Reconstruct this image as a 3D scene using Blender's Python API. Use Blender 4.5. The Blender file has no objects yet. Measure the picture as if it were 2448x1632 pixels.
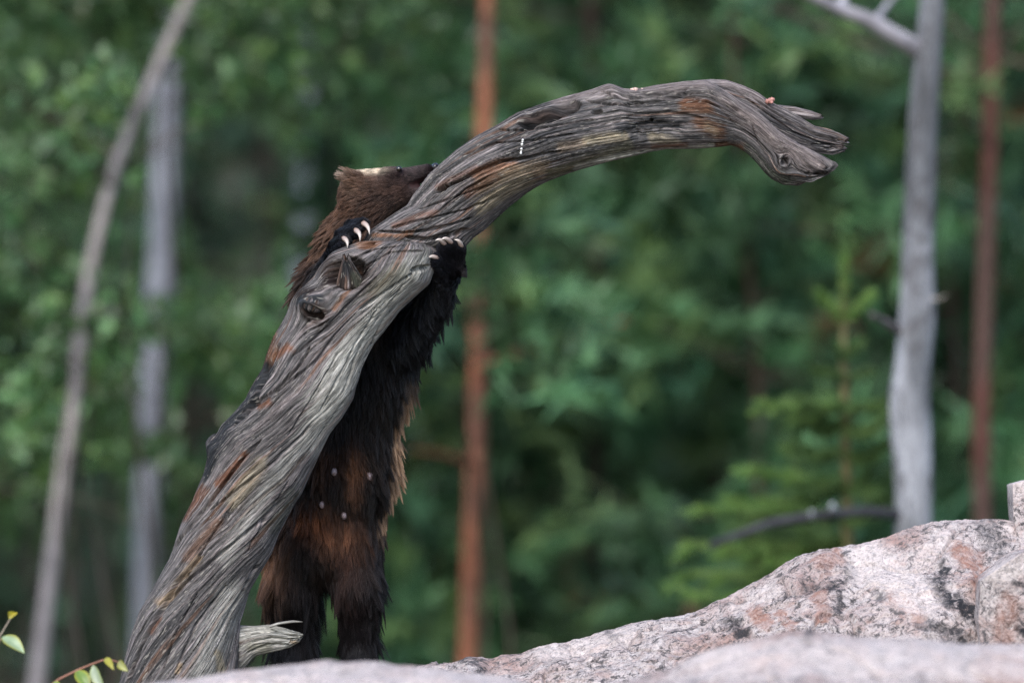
import bpy, math, random
import numpy as np
from mathutils import Vector, kdtree

# ------------------------------------------------------------------ camera, world, sun, exposure
SC = bpy.context.scene
D = 18.0                    # metres from the lens to the snag
CZ = 1.6                    # lens height
K = 2.154 / 2448            # metres per photo pixel at the snag's distance
cam_d = bpy.data.cameras.new('camera'); cam = bpy.data.objects.new('camera', cam_d)
SC.collection.objects.link(cam)
cam.location = (0, -D, CZ); cam.rotation_euler = (math.radians(90), 0, 0)
cam_d.sensor_width = 36; cam_d.lens = 36 * D / 2.154
cam_d.clip_start = 0.1; cam_d.clip_end = 600
cam_d.dof.use_dof = True; cam_d.dof.focus_distance = D + 0.0; cam_d.dof.aperture_fstop = 2.3
SC.camera = cam
SUN_EL, SUN_AZ = math.radians(44), math.radians(200)
W = bpy.data.worlds.new('World'); SC.world = W; W.use_nodes = True
nt = W.node_tree; bg = nt.nodes['Background']; sky = nt.nodes.new('ShaderNodeTexSky')
sky.sky_type = 'NISHITA'; sky.sun_disc = False; sky.sun_elevation = SUN_EL; sky.sun_rotation = SUN_AZ
sky.air_density = 1.0; sky.dust_density = 1.5; sky.ozone_density = 1.0
nt.links.new(sky.outputs[0], bg.inputs[0]); bg.inputs[1].default_value = 0.14
sl = bpy.data.lights.new('sun', 'SUN'); sl.energy = 1.5; sl.angle = math.radians(45); sl.color = (1.0, 0.985, 0.965)
so = bpy.data.objects.new('sun', sl); SC.collection.objects.link(so)
sd = Vector((math.sin(SUN_AZ) * math.cos(SUN_EL), math.cos(SUN_AZ) * math.cos(SUN_EL), math.sin(SUN_EL)))
so.rotation_euler = sd.to_track_quat('Z', 'Y').to_euler()
SC.view_settings.view_transform = 'Standard'; SC.view_settings.look = 'None'
SC.view_settings.exposure = 1.12; SC.view_settings.gamma = 1.0
SC.render.engine = 'CYCLES'
SC.cycles.use_denoising = True; SC.cycles.denoising_prefilter = 'NONE'; SC.cycles.denoising_input_passes = 'RGB_ALBEDO_NORMAL'
SC.cycles.max_bounces = 6; SC.cycles.diffuse_bounces = 3; SC.cycles.glossy_bounces = 3; SC.cycles.transmission_bounces = 4
SC.cycles.use_adaptive_sampling = False

rng = np.random.default_rng(7)
C = SC.collection

# ------------------------------------------------------------------ helpers
def P(px, py, y=0.0):
    """A photo pixel taken to the depth y (metres behind the snag) as a world point."""
    s = (D + y) / D
    return np.array([(px - 1224) * K * s, y, CZ - (py - 816) * K * s])

def PX(v):
    """World points to photo pixels of the photograph's view (to place stains and knots)."""
    s = (D + v[:, 1]) / D
    return (v[:, 0] / (K * s) + 1224), (816 + (CZ - v[:, 2]) / (K * s))

_perm = np.random.default_rng(3).permutation(256).astype(np.int64); _perm = np.concatenate([_perm] * 3)
_g = np.random.default_rng(4).normal(size=(256, 3)); _g /= np.linalg.norm(_g, axis=1)[:, None]
def gn(x, y, z, seed=0):
    """Gradient noise, about -1..1."""
    x, y, z = np.broadcast_arrays(np.asarray(x, float) + seed * 17.31, np.asarray(y, float) + seed * 5.77, np.asarray(z, float) - seed * 9.13)
    xi, yi, zi = np.floor(x).astype(np.int64), np.floor(y).astype(np.int64), np.floor(z).astype(np.int64)
    xf, yf, zf = x - xi, y - yi, z - zi
    u, v, w = [t * t * t * (t * (t * 6 - 15) + 10) for t in (xf, yf, zf)]
    out = 0
    for dx in (0, 1):
        for dy in (0, 1):
            for dz in (0, 1):
                h = _perm[_perm[_perm[(xi + dx) & 255] + ((yi + dy) & 255)] + ((zi + dz) & 255)]
                g = _g[h]
                d = g[..., 0] * (xf - dx) + g[..., 1] * (yf - dy) + g[..., 2] * (zf - dz)
                out = out + d * (u if dx else 1 - u) * (v if dy else 1 - v) * (w if dz else 1 - w)
    return out * 1.6

def fbm(x, y, z, oct=4, seed=0, gain=0.5):
    a, t = 1.0, 0
    for i in range(oct):
        t = t + a * gn(x, y, z, seed + i); x, y, z = x * 2.03, y * 2.03, z * 2.03; a *= gain
    return t

def sstep(a, b, x):
    t = np.clip((x - a) / (b - a), 0, 1); return t * t * (3 - 2 * t)

def seg_dist(px, py, pts):
    """Distance in pixels to a polyline and the running position 0..1 along it."""
    best = np.full(px.shape, 1e9); par = np.zeros(px.shape); n = len(pts) - 1
    for i in range(n):
        ax, ay = pts[i]; bx, by = pts[i + 1]
        dx, dy = bx - ax, by - ay
        t = np.clip(((px - ax) * dx + (py - ay) * dy) / (dx * dx + dy * dy + 1e-9), 0, 1)
        d = np.hypot(px - ax - t * dx, py - ay - t * dy)
        m = d < best
        best = np.where(m, d, best); par = np.where(m, (i + t) / n, par)
    return best, par

def mesh_np(name, v, f, mat, parent=None, col=None, vec=None, smooth=True, off=(0, 0, 0)):
    """f: int array (n,3) or (n,4). col: per-vertex colour, vec: per-vertex vector attribute 'grain'."""
    me = bpy.data.meshes.new(name)
    v = np.asarray(v, np.float32) - np.asarray(off, np.float32); f = np.asarray(f, np.int32)
    me.vertices.add(len(v)); me.vertices.foreach_set('co', v.ravel())
    k = f.shape[1]
    me.loops.add(f.size); me.loops.foreach_set('vertex_index', f.ravel())
    me.polygons.add(len(f))
    me.polygons.foreach_set('loop_start', np.arange(len(f), dtype=np.int32) * k)
    me.polygons.foreach_set('use_smooth', np.full(len(f), smooth))
    me.update(calc_edges=True); me.validate()
    if col is not None:
        a = me.attributes.new('col', 'FLOAT_COLOR', 'POINT')
        a.data.foreach_set('color', np.concatenate([col, np.ones((len(col), 1))], 1).astype(np.float32).ravel())
    if vec is not None:
        a = me.attributes.new('grain', 'FLOAT_VECTOR', 'POINT')
        a.data.foreach_set('vector', np.asarray(vec, np.float32).ravel())
    if mat is not None: me.materials.append(mat)
    o = bpy.data.objects.new(name, me); C.objects.link(o)
    if parent is not None: o.parent = parent
    return o

def tag(o, label=None, cat=None, group=None, kind=None):
    if label: o['label'] = label
    if cat: o['category'] = cat
    if group: o['group'] = group
    if kind: o['kind'] = kind
    return o

def thing(name, loc, label, cat, group=None):
    o = bpy.data.objects.new(name, None); C.objects.link(o); o.location = [float(t) for t in loc]
    o.empty_display_size = 0.1
    return tag(o, label, cat, group)

def gridfaces(ns, ntt, wrap=True):
    i, j = np.meshgrid(np.arange(ns - 1), np.arange(ntt if wrap else ntt - 1), indexing='ij')
    i, j = i.ravel(), j.ravel(); j2 = (j + 1) % ntt
    return np.stack([i * ntt + j, i * ntt + j2, (i + 1) * ntt + j2, (i + 1) * ntt + j], 1)

def tube(pts, rad, nt=8, cap=True):
    """A tapered tube through pts (n,3) with radii (n)."""
    pts = np.asarray(pts, float); rad = np.asarray(rad, float); n = len(pts)
    tan = np.gradient(pts, axis=0); tan /= np.linalg.norm(tan, axis=1)[:, None] + 1e-12
    up = np.array([0.0, 1, 0]) if abs(tan[:, 1]).max() < 0.9 else np.array([1.0, 0, 0])
    a = np.cross(tan, up); a /= np.linalg.norm(a, axis=1)[:, None] + 1e-12
    b = np.cross(tan, a)
    th = np.linspace(0, 2 * np.pi, nt, endpoint=False)
    v = pts[:, None] + rad[:, None, None] * (a[:, None] * np.cos(th)[None, :, None] + b[:, None] * np.sin(th)[None, :, None])
    v = v.reshape(-1, 3); f = gridfaces(n, nt)
    if cap:
        v = np.concatenate([v, pts[:1], pts[-1:]])
        j = np.arange(nt); j2 = (j + 1) % nt
        c0, c1 = n * nt, n * nt + 1
        f = np.concatenate([f, np.stack([np.full(nt, c0), j2, j, np.full(nt, c0)], 1)[:, [0, 1, 2, 2]],
                            np.stack([np.full(nt, c1), (n - 1) * nt + j, (n - 1) * nt + j2, np.full(nt, c1)], 1)[:, [0, 1, 2, 2]]])
    return v, f

def resample(pts, n):
    """Smooth curve through control points (rows of any width), n samples."""
    pts = np.asarray(pts, float)
    d = np.r_[0, np.cumsum(np.linalg.norm(np.diff(pts[:, :3], axis=0), axis=1))]
    t = np.linspace(0, d[-1], n * 4)
    q = np.stack([np.interp(t, d, pts[:, k]) for k in range(pts.shape[1])], 1)
    w = max(3, int(n * 4 / (len(pts) * 1.6))); ker = np.hanning(w + 2)[1:-1]; ker /= ker.sum()
    qp = np.concatenate([2 * q[0] - q[1:w + 1][::-1], q, 2 * q[-1] - q[-w - 1:-1][::-1]])
    q2 = np.stack([np.convolve(qp[:, k], ker, 'same') for k in range(q.shape[1])], 1)[w:-w]
    q2[0], q2[-1] = q[0], q[-1]
    return q2[np.linspace(0, len(q2) - 1, n).round().astype(int)]

class MB:
    """Collects vertex and face blocks that make up one part."""
    def __init__(s): s.v, s.f, s.c, s.n = [], [], [], 0
    def add(s, v, f, c=None):
        v = np.asarray(v, float); f = np.asarray(f)
        if f.shape[1] == 3: f = f[:, [0, 1, 2, 2]]
        s.v.append(v); s.f.append(f + s.n); s.n += len(v)
        s.c.append(np.broadcast_to(np.asarray(c if c is not None else (1, 1, 1), float), (len(v), 3)))
    def build(s, name, mat, parent=None, off=(0, 0, 0), smooth=True):
        v, f, c = np.concatenate(s.v), np.concatenate(s.f), np.concatenate(s.c)
        tri = f[:, 2] == f[:, 3]
        me = bpy.data.meshes.new(name)
        v = v - np.asarray(off, float)
        me.vertices.add(len(v)); me.vertices.foreach_set('co', v.astype(np.float32).ravel())
        cnt = np.where(tri, 3, 4).astype(np.int32)
        mask = np.ones(f.shape, bool); mask[tri, 3] = False
        li = f[mask].astype(np.int32)
        me.loops.add(len(li)); me.loops.foreach_set('vertex_index', li)
        me.polygons.add(len(f)); me.polygons.foreach_set('loop_start', np.r_[0, np.cumsum(cnt)[:-1]].astype(np.int32))
        me.polygons.foreach_set('use_smooth', np.full(len(f), smooth))
        me.update(calc_edges=True)
        a = me.attributes.new('col', 'FLOAT_COLOR', 'POINT')
        a.data.foreach_set('color', np.concatenate([c, np.ones((len(c), 1))], 1).astype(np.float32).ravel())
        me.materials.append(mat)
        o = bpy.data.objects.new(name, me); C.objects.link(o)
        if parent is not None: o.parent = parent
        return o

# ------------------------------------------------------------------ materials
def newmat(name):
    m = bpy.data.materials.new(name); m.use_nodes = True
    n = m.node_tree.nodes; l = m.node_tree.links
    return m, n, l, n['Principled BSDF']
def node(n, t, **kw):
    o = n.new(t)
    for k, v in kw.items():
        if hasattr(o, k): setattr(o, k, v)
    return o
def attr(n, name):
    a = n.new('ShaderNodeAttribute'); a.attribute_name = name; return a
def noise(n, l, vec, scale, detail=4, rough=0.55, dist=0.0):
    t = n.new('ShaderNodeTexNoise'); t.inputs['Scale'].default_value = scale; t.inputs['Detail'].default_value = detail
    t.inputs['Roughness'].default_value = rough; t.inputs['Distortion'].default_value = dist
    if vec is not None: l.new(vec, t.inputs['Vector'])
    return t
def ramp(n, l, fac, stops):
    r = n.new('ShaderNodeValToRGB'); l.new(fac, r.inputs[0])
    while len(r.color_ramp.elements) < len(stops): r.color_ramp.elements.new(0.5)
    for e, (p, c) in zip(r.color_ramp.elements, stops):
        e.position = p; e.color = (c, c, c, 1) if isinstance(c, (int, float)) else (*c, 1)
    return r
def mixc(n, l, fac, a, b, mode='MIX'):
    m = n.new('ShaderNodeMix'); m.data_type = 'RGBA'; m.blend_type = mode; m.clamp_result = False
    for s, x in ((m.inputs[0], fac), (m.inputs[6], a), (m.inputs[7], b)):
        if hasattr(x, 'is_linked'): l.new(x, s)
        elif isinstance(x, (int, float)): s.default_value = x
        else: s.default_value = (*x, 1)
    return m.outputs[2]
def mapping(n, l, vec, sc):
    m = n.new('ShaderNodeMapping'); m.inputs['Scale'].default_value = sc; l.new(vec, m.inputs['Vector']); return m.outputs[0]
def bump(n, l, h, strength, dist, prev=None):
    b = n.new('ShaderNodeBump'); b.inputs['Strength'].default_value = strength; b.inputs['Distance'].default_value = dist
    l.new(h, b.inputs['Height'])
    if prev is not None: l.new(prev, b.inputs['Normal'])
    return b.outputs[0]

def mat_wood():
    m, n, l, b = newmat('weathered_wood')
    g = attr(n, 'grain').outputs['Vector']; c = attr(n, 'col').outputs['Color']
    f1 = noise(n, l, mapping(n, l, g, (300, 300, 34)), 1.0, 4, 0.65, 0.5)
    f2 = noise(n, l, mapping(n, l, g, (700, 700, 110)), 1.0, 2, 0.6)
    f3 = noise(n, l, mapping(n, l, g, (120, 120, 9)), 1.0, 5, 0.65, 0.7)
    f4 = noise(n, l, mapping(n, l, g, (330, 330, 62)), 1.0, 2, 0.5)
    r1 = ramp(n, l, f1.outputs[0], [(0.30, 0.10), (0.44, 0.72), (0.56, 1.1), (0.72, 2.0)])
    r3 = ramp(n, l, f3.outputs[0], [(0.30, 0.55), (0.5, 1.0), (0.68, 1.25)])
    x = mixc(n, l, 1.0, c, r1.outputs[0], 'MULTIPLY'); x = mixc(n, l, 1.0, x, r3.outputs[0], 'MULTIPLY')
    x = mixc(n, l, ramp(n, l, f4.outputs[0], [(0.60, 0.0), (0.70, 0.5)]).outputs[0], x, (0.36, 0.33, 0.29))
    l.new(x, b.inputs['Base Color'])
    b.inputs['Roughness'].default_value = 0.8; b.inputs['Specular IOR Level'].default_value = 0.2
    nb = bump(n, l, f3.outputs[0], 0.7, 0.0035); nb = bump(n, l, f1.outputs[0], 0.9, 0.0035, nb); nb = bump(n, l, f2.outputs[0], 0.35, 0.0012, nb)
    l.new(nb, b.inputs['Normal'])
    return m

def mat_plain(name, col, rough=0.6, spec=0.4, var=0.2, scale=60, usecol=False):
    m, n, l, b = newmat(name)
    tc = n.new('ShaderNodeTexCoord')
    f = noise(n, l, tc.outputs['Object'], scale, 4, 0.6)
    r = ramp(n, l, f.outputs[0], [(0.25, 1 - var), (0.75, 1 + var)])
    src = attr(n, 'col').outputs['Color'] if usecol else col
    l.new(mixc(n, l, 1.0, r.outputs[0], src, 'MULTIPLY'), b.inputs['Base Color'])
    b.inputs['Roughness'].default_value = rough; b.inputs['Specular IOR Level'].default_value = spec
    return m

def mat_leaf(name, trans=0.35, rough=0.45, spec=0.5):
    m, n, l, b = newmat(name)
    c = attr(n, 'col').outputs['Color']
    tc = n.new('ShaderNodeTexCoord')
    f = noise(n, l, tc.outputs['Object'], 40, 3, 0.5)
    r = ramp(n, l, f.outputs[0], [(0.3, 0.8), (0.7, 1.2)])
    cc = mixc(n, l, 1.0, c, r.outputs[0], 'MULTIPLY')
    l.new(cc, b.inputs['Base Color']); b.inputs['Roughness'].default_value = rough; b.inputs['Specular IOR Level'].default_value = spec
    t = n.new('ShaderNodeBsdfTranslucent'); l.new(mixc(n, l, 1.0, cc, (1.0, 1.15, 0.55), 'MULTIPLY'), t.inputs[0])
    mx = n.new('ShaderNodeMixShader'); mx.inputs[0].default_value = trans
    l.new(b.outputs[0], mx.inputs[1]); l.new(t.outputs[0], mx.inputs[2])
    l.new(mx.outputs[0], n['Material Output'].inputs[0])
    return m

def mat_granite(name, tint=(.87, .835, .83)):
    m, n, l, b = newmat(name)
    g = n.new('ShaderNodeTexCoord').outputs['Object']; pc = attr(n, 'col')
    big = noise(n, l, g, 5.5, 5, 0.6, 0.5)
    mid = noise(n, l, g, 26, 6, 0.7, 0.8)
    fine = noise(n, l, g, 130, 4, 0.75)
    spk = noise(n, l, g, 330, 2, 0.6)
    lich = noise(n, l, g, 48, 8, 0.8, 0.7)
    base = ramp(n, l, big.outputs[0], [(0.30, (0.40, 0.27, 0.24)), (0.42, (0.52, 0.43, 0.41)), (0.54, (0.63, 0.58, 0.57)), (0.68, (0.54, 0.44, 0.42))])
    c = mixc(n, l, ramp(n, l, mid.outputs[0], [(0.52, 0.0), (0.68, 0.55)]).outputs[0], base.outputs[0], (0.34, 0.19, 0.15))
    c = mixc(n, l, ramp(n, l, mid.outputs[0], [(0.30, 0.85), (0.42, 0.0)]).outputs[0], c, (0.72, 0.69, 0.68))
    c = mixc(n, l, ramp(n, l, fine.outputs[0], [(0.36, 0.85), (0.50, 0.0)]).outputs[0], c, (0.20, 0.185, 0.185))
    c = mixc(n, l, ramp(n, l, lich.outputs[0], [(0.52, 0.0), (0.565, 0.9)]).outputs[0], c, (0.075, 0.073, 0.076))
    c = mixc(n, l, ramp(n, l, spk.outputs[0], [(0.60, 0.0), (0.70, 0.8)]).outputs[0], c, (0.10, 0.095, 0.10))
    # lichen crusts and iron stains with a shape of their own come in through the 'col' attribute
    dk = n.new('ShaderNodeSeparateColor'); l.new(pc.outputs['Color'], dk.inputs[0])
    brk = ramp(n, l, lich.outputs[0], [(0.36, 0.1), (0.50, 1.0)]).outputs[0]
    fm = n.new('ShaderNodeMath'); fm.operation = 'MULTIPLY'; l.new(dk.outputs[0], fm.inputs[0]); l.new(brk, fm.inputs[1])
    c = mixc(n, l, fm.outputs[0], c, (0.026, 0.028, 0.034))
    fr = n.new('ShaderNodeMath'); fr.operation = 'MULTIPLY'; l.new(dk.outputs[1], fr.inputs[0]); l.new(ramp(n, l, mid.outputs[0], [(0.3, 0.2), (0.6, 1.0)]).outputs[0], fr.inputs[1])
    c = mixc(n, l, fr.outputs[0], c, (0.36, 0.19, 0.14))
    fw = n.new('ShaderNodeMath'); fw.operation = 'MULTIPLY'; l.new(dk.outputs[2], fw.inputs[0]); l.new(ramp(n, l, fine.outputs[0], [(0.35, 0.3), (0.55, 1.0)]).outputs[0], fw.inputs[1])
    c = mixc(n, l, fw.outputs[0], c, (0.74, 0.675, 0.655))
    c = mixc(n, l, 1.0, c, tint, 'MULTIPLY')
    l.new(c, b.inputs['Base Color']); b.inputs['Roughness'].default_value = 0.8; b.inputs['Specular IOR Level'].default_value = 0.3
    nb = bump(n, l, mid.outputs[0], 0.8, 0.016); nb = bump(n, l, fine.outputs[0], 0.8, 0.005, nb)
    l.new(nb, b.inputs['Normal'])
    return m

M_WOOD = mat_wood()
M_ROCK = mat_granite('pink_granite')
M_BARK = mat_plain('bark', (1, 1, 1), 0.85, 0.2, 0.35, 25, usecol=True)
M_LEAF = mat_leaf('broad_leaf', 0.3, 0.38, 0.6)
M_NEEDLE = mat_leaf('needles', 0.2, 0.5, 0.4)
# ------------------------------------------------------------------ ground and rocks
def ground_z(x, y):
    r = (np.abs((x - 0.75) / 1.75) ** 4 + np.abs((y + 0.95) / 1.75) ** 4)
    h = 0.86 * np.exp(-r)
    far = np.hypot(x, y)
    h = h + 0.05 * gn(x * 0.5, y * 0.5, 0 * x, 21) * sstep(3, 8, far)
    return h + 26 * sstep(60, 220, y) - 0.02

def mat_ground():
    m, n, l, b = newmat('forest_floor')
    g = n.new('ShaderNodeTexCoord').outputs['Object']
    a = noise(n, l, g, 1.3, 6, 0.65, 0.4); c = noise(n, l, g, 30, 4, 0.7)
    r = ramp(n, l, a.outputs[0], [(0.3, (0.035, 0.045, 0.018)), (0.5, (0.055, 0.05, 0.025)), (0.7, (0.07, 0.05, 0.03))])
    x = mixc(n, l, 1.0, r.outputs[0], ramp(n, l, c.outputs[0], [(0.3, 0.6), (0.7, 1.35)]).outputs[0], 'MULTIPLY')
    l.new(x, b.inputs['Base Color']); b.inputs['Roughness'].default_value = 0.95
    l.new(bump(n, l, c.outputs[0], 0.8, 0.03), b.inputs['Normal'])
    return m
gx = np.r_[np.linspace(-300, -20, 30), np.linspace(-18, -4, 29), np.linspace(-3.8, 5, 89), np.linspace(5.5, 20, 30), np.linspace(25, 300, 30)]
gy = np.r_[np.linspace(-120, -21, 12), np.linspace(-19, -4, 31), np.linspace(-3.8, 3, 69), np.linspace(3.5, 60, 60), np.linspace(64, 400, 60)]
GX, GY = np.meshgrid(gx, gy, indexing='ij')
gv = np.stack([GX.ravel(), GY.ravel(), ground_z(GX, GY).ravel()], 1)
tag(mesh_np('ground', gv, gridfaces(len(gx), len(gy), False)[:, ::-1], mat_ground()), 'dark mossy forest floor under the trees and rocks', kind='structure')

def ridge_rock(name, label, crest, y, front, back, z_bot, res, amp, seed, marks=(), bulge=0.35, steps=()):
    """A boulder whose crest line follows the outline; front and back are its depths in metres."""
    c = np.array([P(a, b_, y) for a, b_ in crest]); L = np.linalg.norm(np.diff(c, axis=0), axis=1).sum()
    n = int(L / res); q = resample(c, n)
    qq = np.stack([np.interp(np.linspace(0, 1, n), np.linspace(0, 1, len(q)), q[:, k]) for k in range(3)], 1)
    # keep the corners of the traced crest
    d = np.r_[0, np.cumsum(np.linalg.norm(np.diff(c, axis=0), axis=1))]; t = np.linspace(0, d[-1], n)
    raw = np.stack([np.interp(t, d, c[:, k]) for k in range(3)], 1)
    qq = 0.5 * qq + 0.5 * raw
    # section: front foot -> face -> crest -> back -> foot -> closed underneath
    nf, nb, nu = int(front * 1.35 / res), max(12, int(back / res / 3)), 10
    tf = np.linspace(0, 1, nf); tb = np.linspace(0, 1, nb)[1:]
    endt = np.clip(np.minimum(np.arange(n), n - 1 - np.arange(n)) / (0.10 * n), 0, 1); endr = 0.35 + 0.65 * np.sqrt(endt)
    V = []
    for i in range(n):
        h = qq[i, 2] - z_bot
        # rounded shoulder profile in front, quicker fall behind
        fy = -front * endr[i] * (1 - tf); fz = h * (1 - (1 - tf) ** 2.2) ** (0.62) * (1 - bulge) + h * tf * bulge
        by = back * endr[i] * tb; bz = h * (1 - tb ** 1.8)
        uy = np.linspace(back, -front, nu + 2)[1:-1] * endr[i]
        yy = np.r_[fy, by, uy]; zz = np.r_[fz, bz, np.full(nu, -0.02)]
        V.append(np.stack([np.full(len(yy), qq[i, 0]), qq[i, 1] + yy, z_bot + zz], 1))
    V = np.array(V); nt_ = V.shape[1]; v = V.reshape(-1, 3)
    px, py = PX(v)
    x, yy, z = v.T
    top = np.tile(np.r_[tf, 1 - tb * 0.7, np.zeros(nu)], n)      # 1 on the crest
    d = amp * (1.0 * fbm(x * 3.2, yy * 3.2, z * 3.2, 3, seed) + 0.0)
    # angular facets: terraced noise
    fac = gn(x * 9 + 0.5 * gn(x * 20, yy * 20, z * 20, seed + 9), yy * 9, z * 9, seed + 5)
    d = d + amp * 0.45 * np.round(fac * 3) / 3 + amp * 0.16 * fbm(x * 34, yy * 34, z * 34, 4, seed + 3, 0.6)
    crack = np.abs(gn(x * 5, yy * 5, z * 5, seed + 11)); d = d - amp * 0.5 * np.exp(-(crack / 0.03) ** 2)
    lock = 1 - 0.90 * np.exp(-((top - 1) / 0.10) ** 2)           # the traced skyline keeps its place
    d = d * lock + amp * (0.16 * fbm(x * 11, yy * 11, z * 11, 2, seed + 31) + 0.07 * fbm(x * 60, yy * 60, z * 60, 3, seed + 33)) * (1 - lock)
    cen = np.repeat(np.stack([qq[:, 0], qq[:, 1] + 0.1 * (back - front), np.full(n, z_bot + 0.1)], 1), nt_, 0)
    nr = v - cen; nr[:, 0] *= 0.15; nr /= np.linalg.norm(nr, axis=1)[:, None]
    sgrad = np.zeros(len(v))
    for pts, w, dep in steps:
        dd, _ = seg_dist(px, py, pts); sgrad -= dep * np.exp(-(dd / w) ** 2)
    v = v + nr * (d + sgrad)[:, None]
    col = np.zeros((len(v), 3))
    wob = 14 * gn(x * 25, yy * 25, z * 25, seed + 40) + 6 * gn(x * 80, yy * 80, z * 80, seed + 41)
    for ch, pts, w, s in marks:
        dd, _ = seg_dist(px, py, pts)
        col[:, ch] = np.maximum(col[:, ch], s * sstep(w * 1.3, w * 0.5, dd + wob))
    f = gridfaces(n, nt_)
    e0 = np.arange(nt_)
    v = np.concatenate([v, v[:nt_].mean(0, keepdims=True), v[-nt_:].mean(0, keepdims=True)])
    col = np.concatenate([col, np.zeros((2, 3))])
    f = np.concatenate([f, np.stack([np.full(nt_, len(v) - 2), (e0 + 1) % nt_, e0, e0], 1), np.stack([np.full(nt_, len(v) - 1), (n - 1) * nt_ + e0, (n - 1) * nt_ + (e0 + 1) % nt_, (n - 1) * nt_ + e0], 1)])
    mb = MB(); mb.add(v, f); mb.c = [col]
    o = mb.build(name, M_ROCK)
    return tag(o, label, 'rock')

ridge_rock('granite_boulder', 'long pink granite ridge rising behind blurred slabs, with black lichen patches', [(940, 1640), (1000, 1592), (1060, 1584), (1094, 1579), (1123, 1567), (1150, 1566), (1173, 1573), (1195, 1565), (1245, 1561), (1289, 1541), (1340, 1532), (1390, 1522), (1462, 1504), (1549, 1482), (1628, 1471), (1679, 1457), (1722, 1431), (1760, 1408), (1800, 1384), (1837, 1366), (1870, 1346), (1910, 1329), (1960, 1312), (2008, 1305), (2081, 1295), (2120, 1284), (2154, 1271), (2190, 1258), (2227, 1250), (2270, 1243), (2305, 1239), (2360, 1238), (2393, 1239), (2450, 1246), (2560, 1262), (2700, 1300), (2820, 1400)],
    0.12, 0.62, 0.35, 0.62, 0.0032, 0.032, 3,
    marks=[(0, [(2240, 1395), (2262, 1430), (2300, 1455), (2330, 1480)], 26, 1.0), (0, [(2215, 1375), (2255, 1370), (2258, 1335)], 11, 0.95), (0, [(1985, 1400), (2030, 1378), (2035, 1340)], 17, 0.9), (0, [(1880, 1420), (1950, 1400), (2000, 1390)], 10, 0.7),
           (0, [(1745, 1480), (1770, 1510)], 22, 0.9), (0, [(2005, 1420), (2010, 1480)], 9, 0.8), (0, [(2110, 1440), (2140, 1425)], 16, 0.7), (0, [(1455, 1512), (1470, 1524)], 13, 1.0), (0, [(1110, 1572), (1150, 1590)], 15, 0.8), (0, [(1290, 1570), (1330, 1578)], 14, 0.6), (0, [(2350, 1250), (2400, 1290)], 22, 0.6), (0, [(1600, 1520), (1680, 1500)], 10, 0.6), (0, [(2200, 1510), (2330, 1540)], 18, 0.7),
           (1, [(2290, 1305), (2340, 1320), (2345, 1380)], 26, 0.9), (1, [(1795, 1450), (1830, 1500)], 22, 0.8), (1, [(1870, 1470), (1890, 1510)], 18, 0.8), (1, [(1960, 1430), (1970, 1490)], 20, 0.7), (1, [(2140, 1440), (2190, 1490)], 22, 0.9), (1, [(1960, 1340), (2000, 1330)], 22, 0.6),
           (2, [(2080, 1340), (2150, 1380), (2190, 1440)], 60, 0.85), (2, [(1500, 1520), (1300, 1560)], 26, 0.6), (2, [(2250, 1290), (2200, 1330)], 28, 0.6), (2, [(1850, 1400), (1760, 1440)], 20, 0.5)],
    steps=[([(2050, 1335), (2060, 1400), (2015, 1450), (2010, 1520)], 22, 0.012), ([(2345, 1290), (2350, 1360), (2340, 1420)], 16, 0.012), ([(1700, 1470), (1800, 1430), (1950, 1400)], 12, 0.010), ([(1500, 1540), (1620, 1510), (1700, 1500)], 12, 0.008)])
ridge_rock('granite_slab', 'low pale pink granite slab in front of the snag foot', [(180, 1760), (250, 1668), (300, 1640), (380, 1628), (475, 1618), (570, 1601), (665, 1590), (785, 1577), (818, 1583), (866, 1577), (904, 1579), (942, 1587), (999, 1594), (1094, 1603), (1190, 1613), (1261, 1632), (1400, 1690), (1500, 1760)],
    -1.75, 0.55, 0.30, 0.70, 0.008, 0.018, 12, marks=[(0, [(640, 1612), (700, 1608)], 12, 0.7), (0, [(830, 1605), (845, 1625)], 14, 0.5), (2, [(500, 1640), (1200, 1640)], 60, 0.6)])
ridge_rock('granite_slab', 'pale pink granite slab hiding the foot of the lichen spotted ridge', [(1330, 1740), (1400, 1672), (1480, 1632), (1593, 1603), (1642, 1573), (1715, 1544), (1812, 1525), (1886, 1506), (1934, 1503), (1969, 1515), (2081, 1527), (2227, 1532), (2315, 1539), (2448, 1544), (2580, 1560), (2700, 1600), (2800, 1700)],
    -1.85, 0.60, 0.32, 0.70, 0.008, 0.022, 15, marks=[(0, [(1935, 1520), (1930, 1545)], 14, 0.6), (2, [(1700, 1570), (2448, 1580)], 50, 0.6), (1, [(2380, 1600), (2500, 1620)], 50, 0.6), (1, [(1800, 1590), (1860, 1580)], 22, 0.4)])

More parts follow.
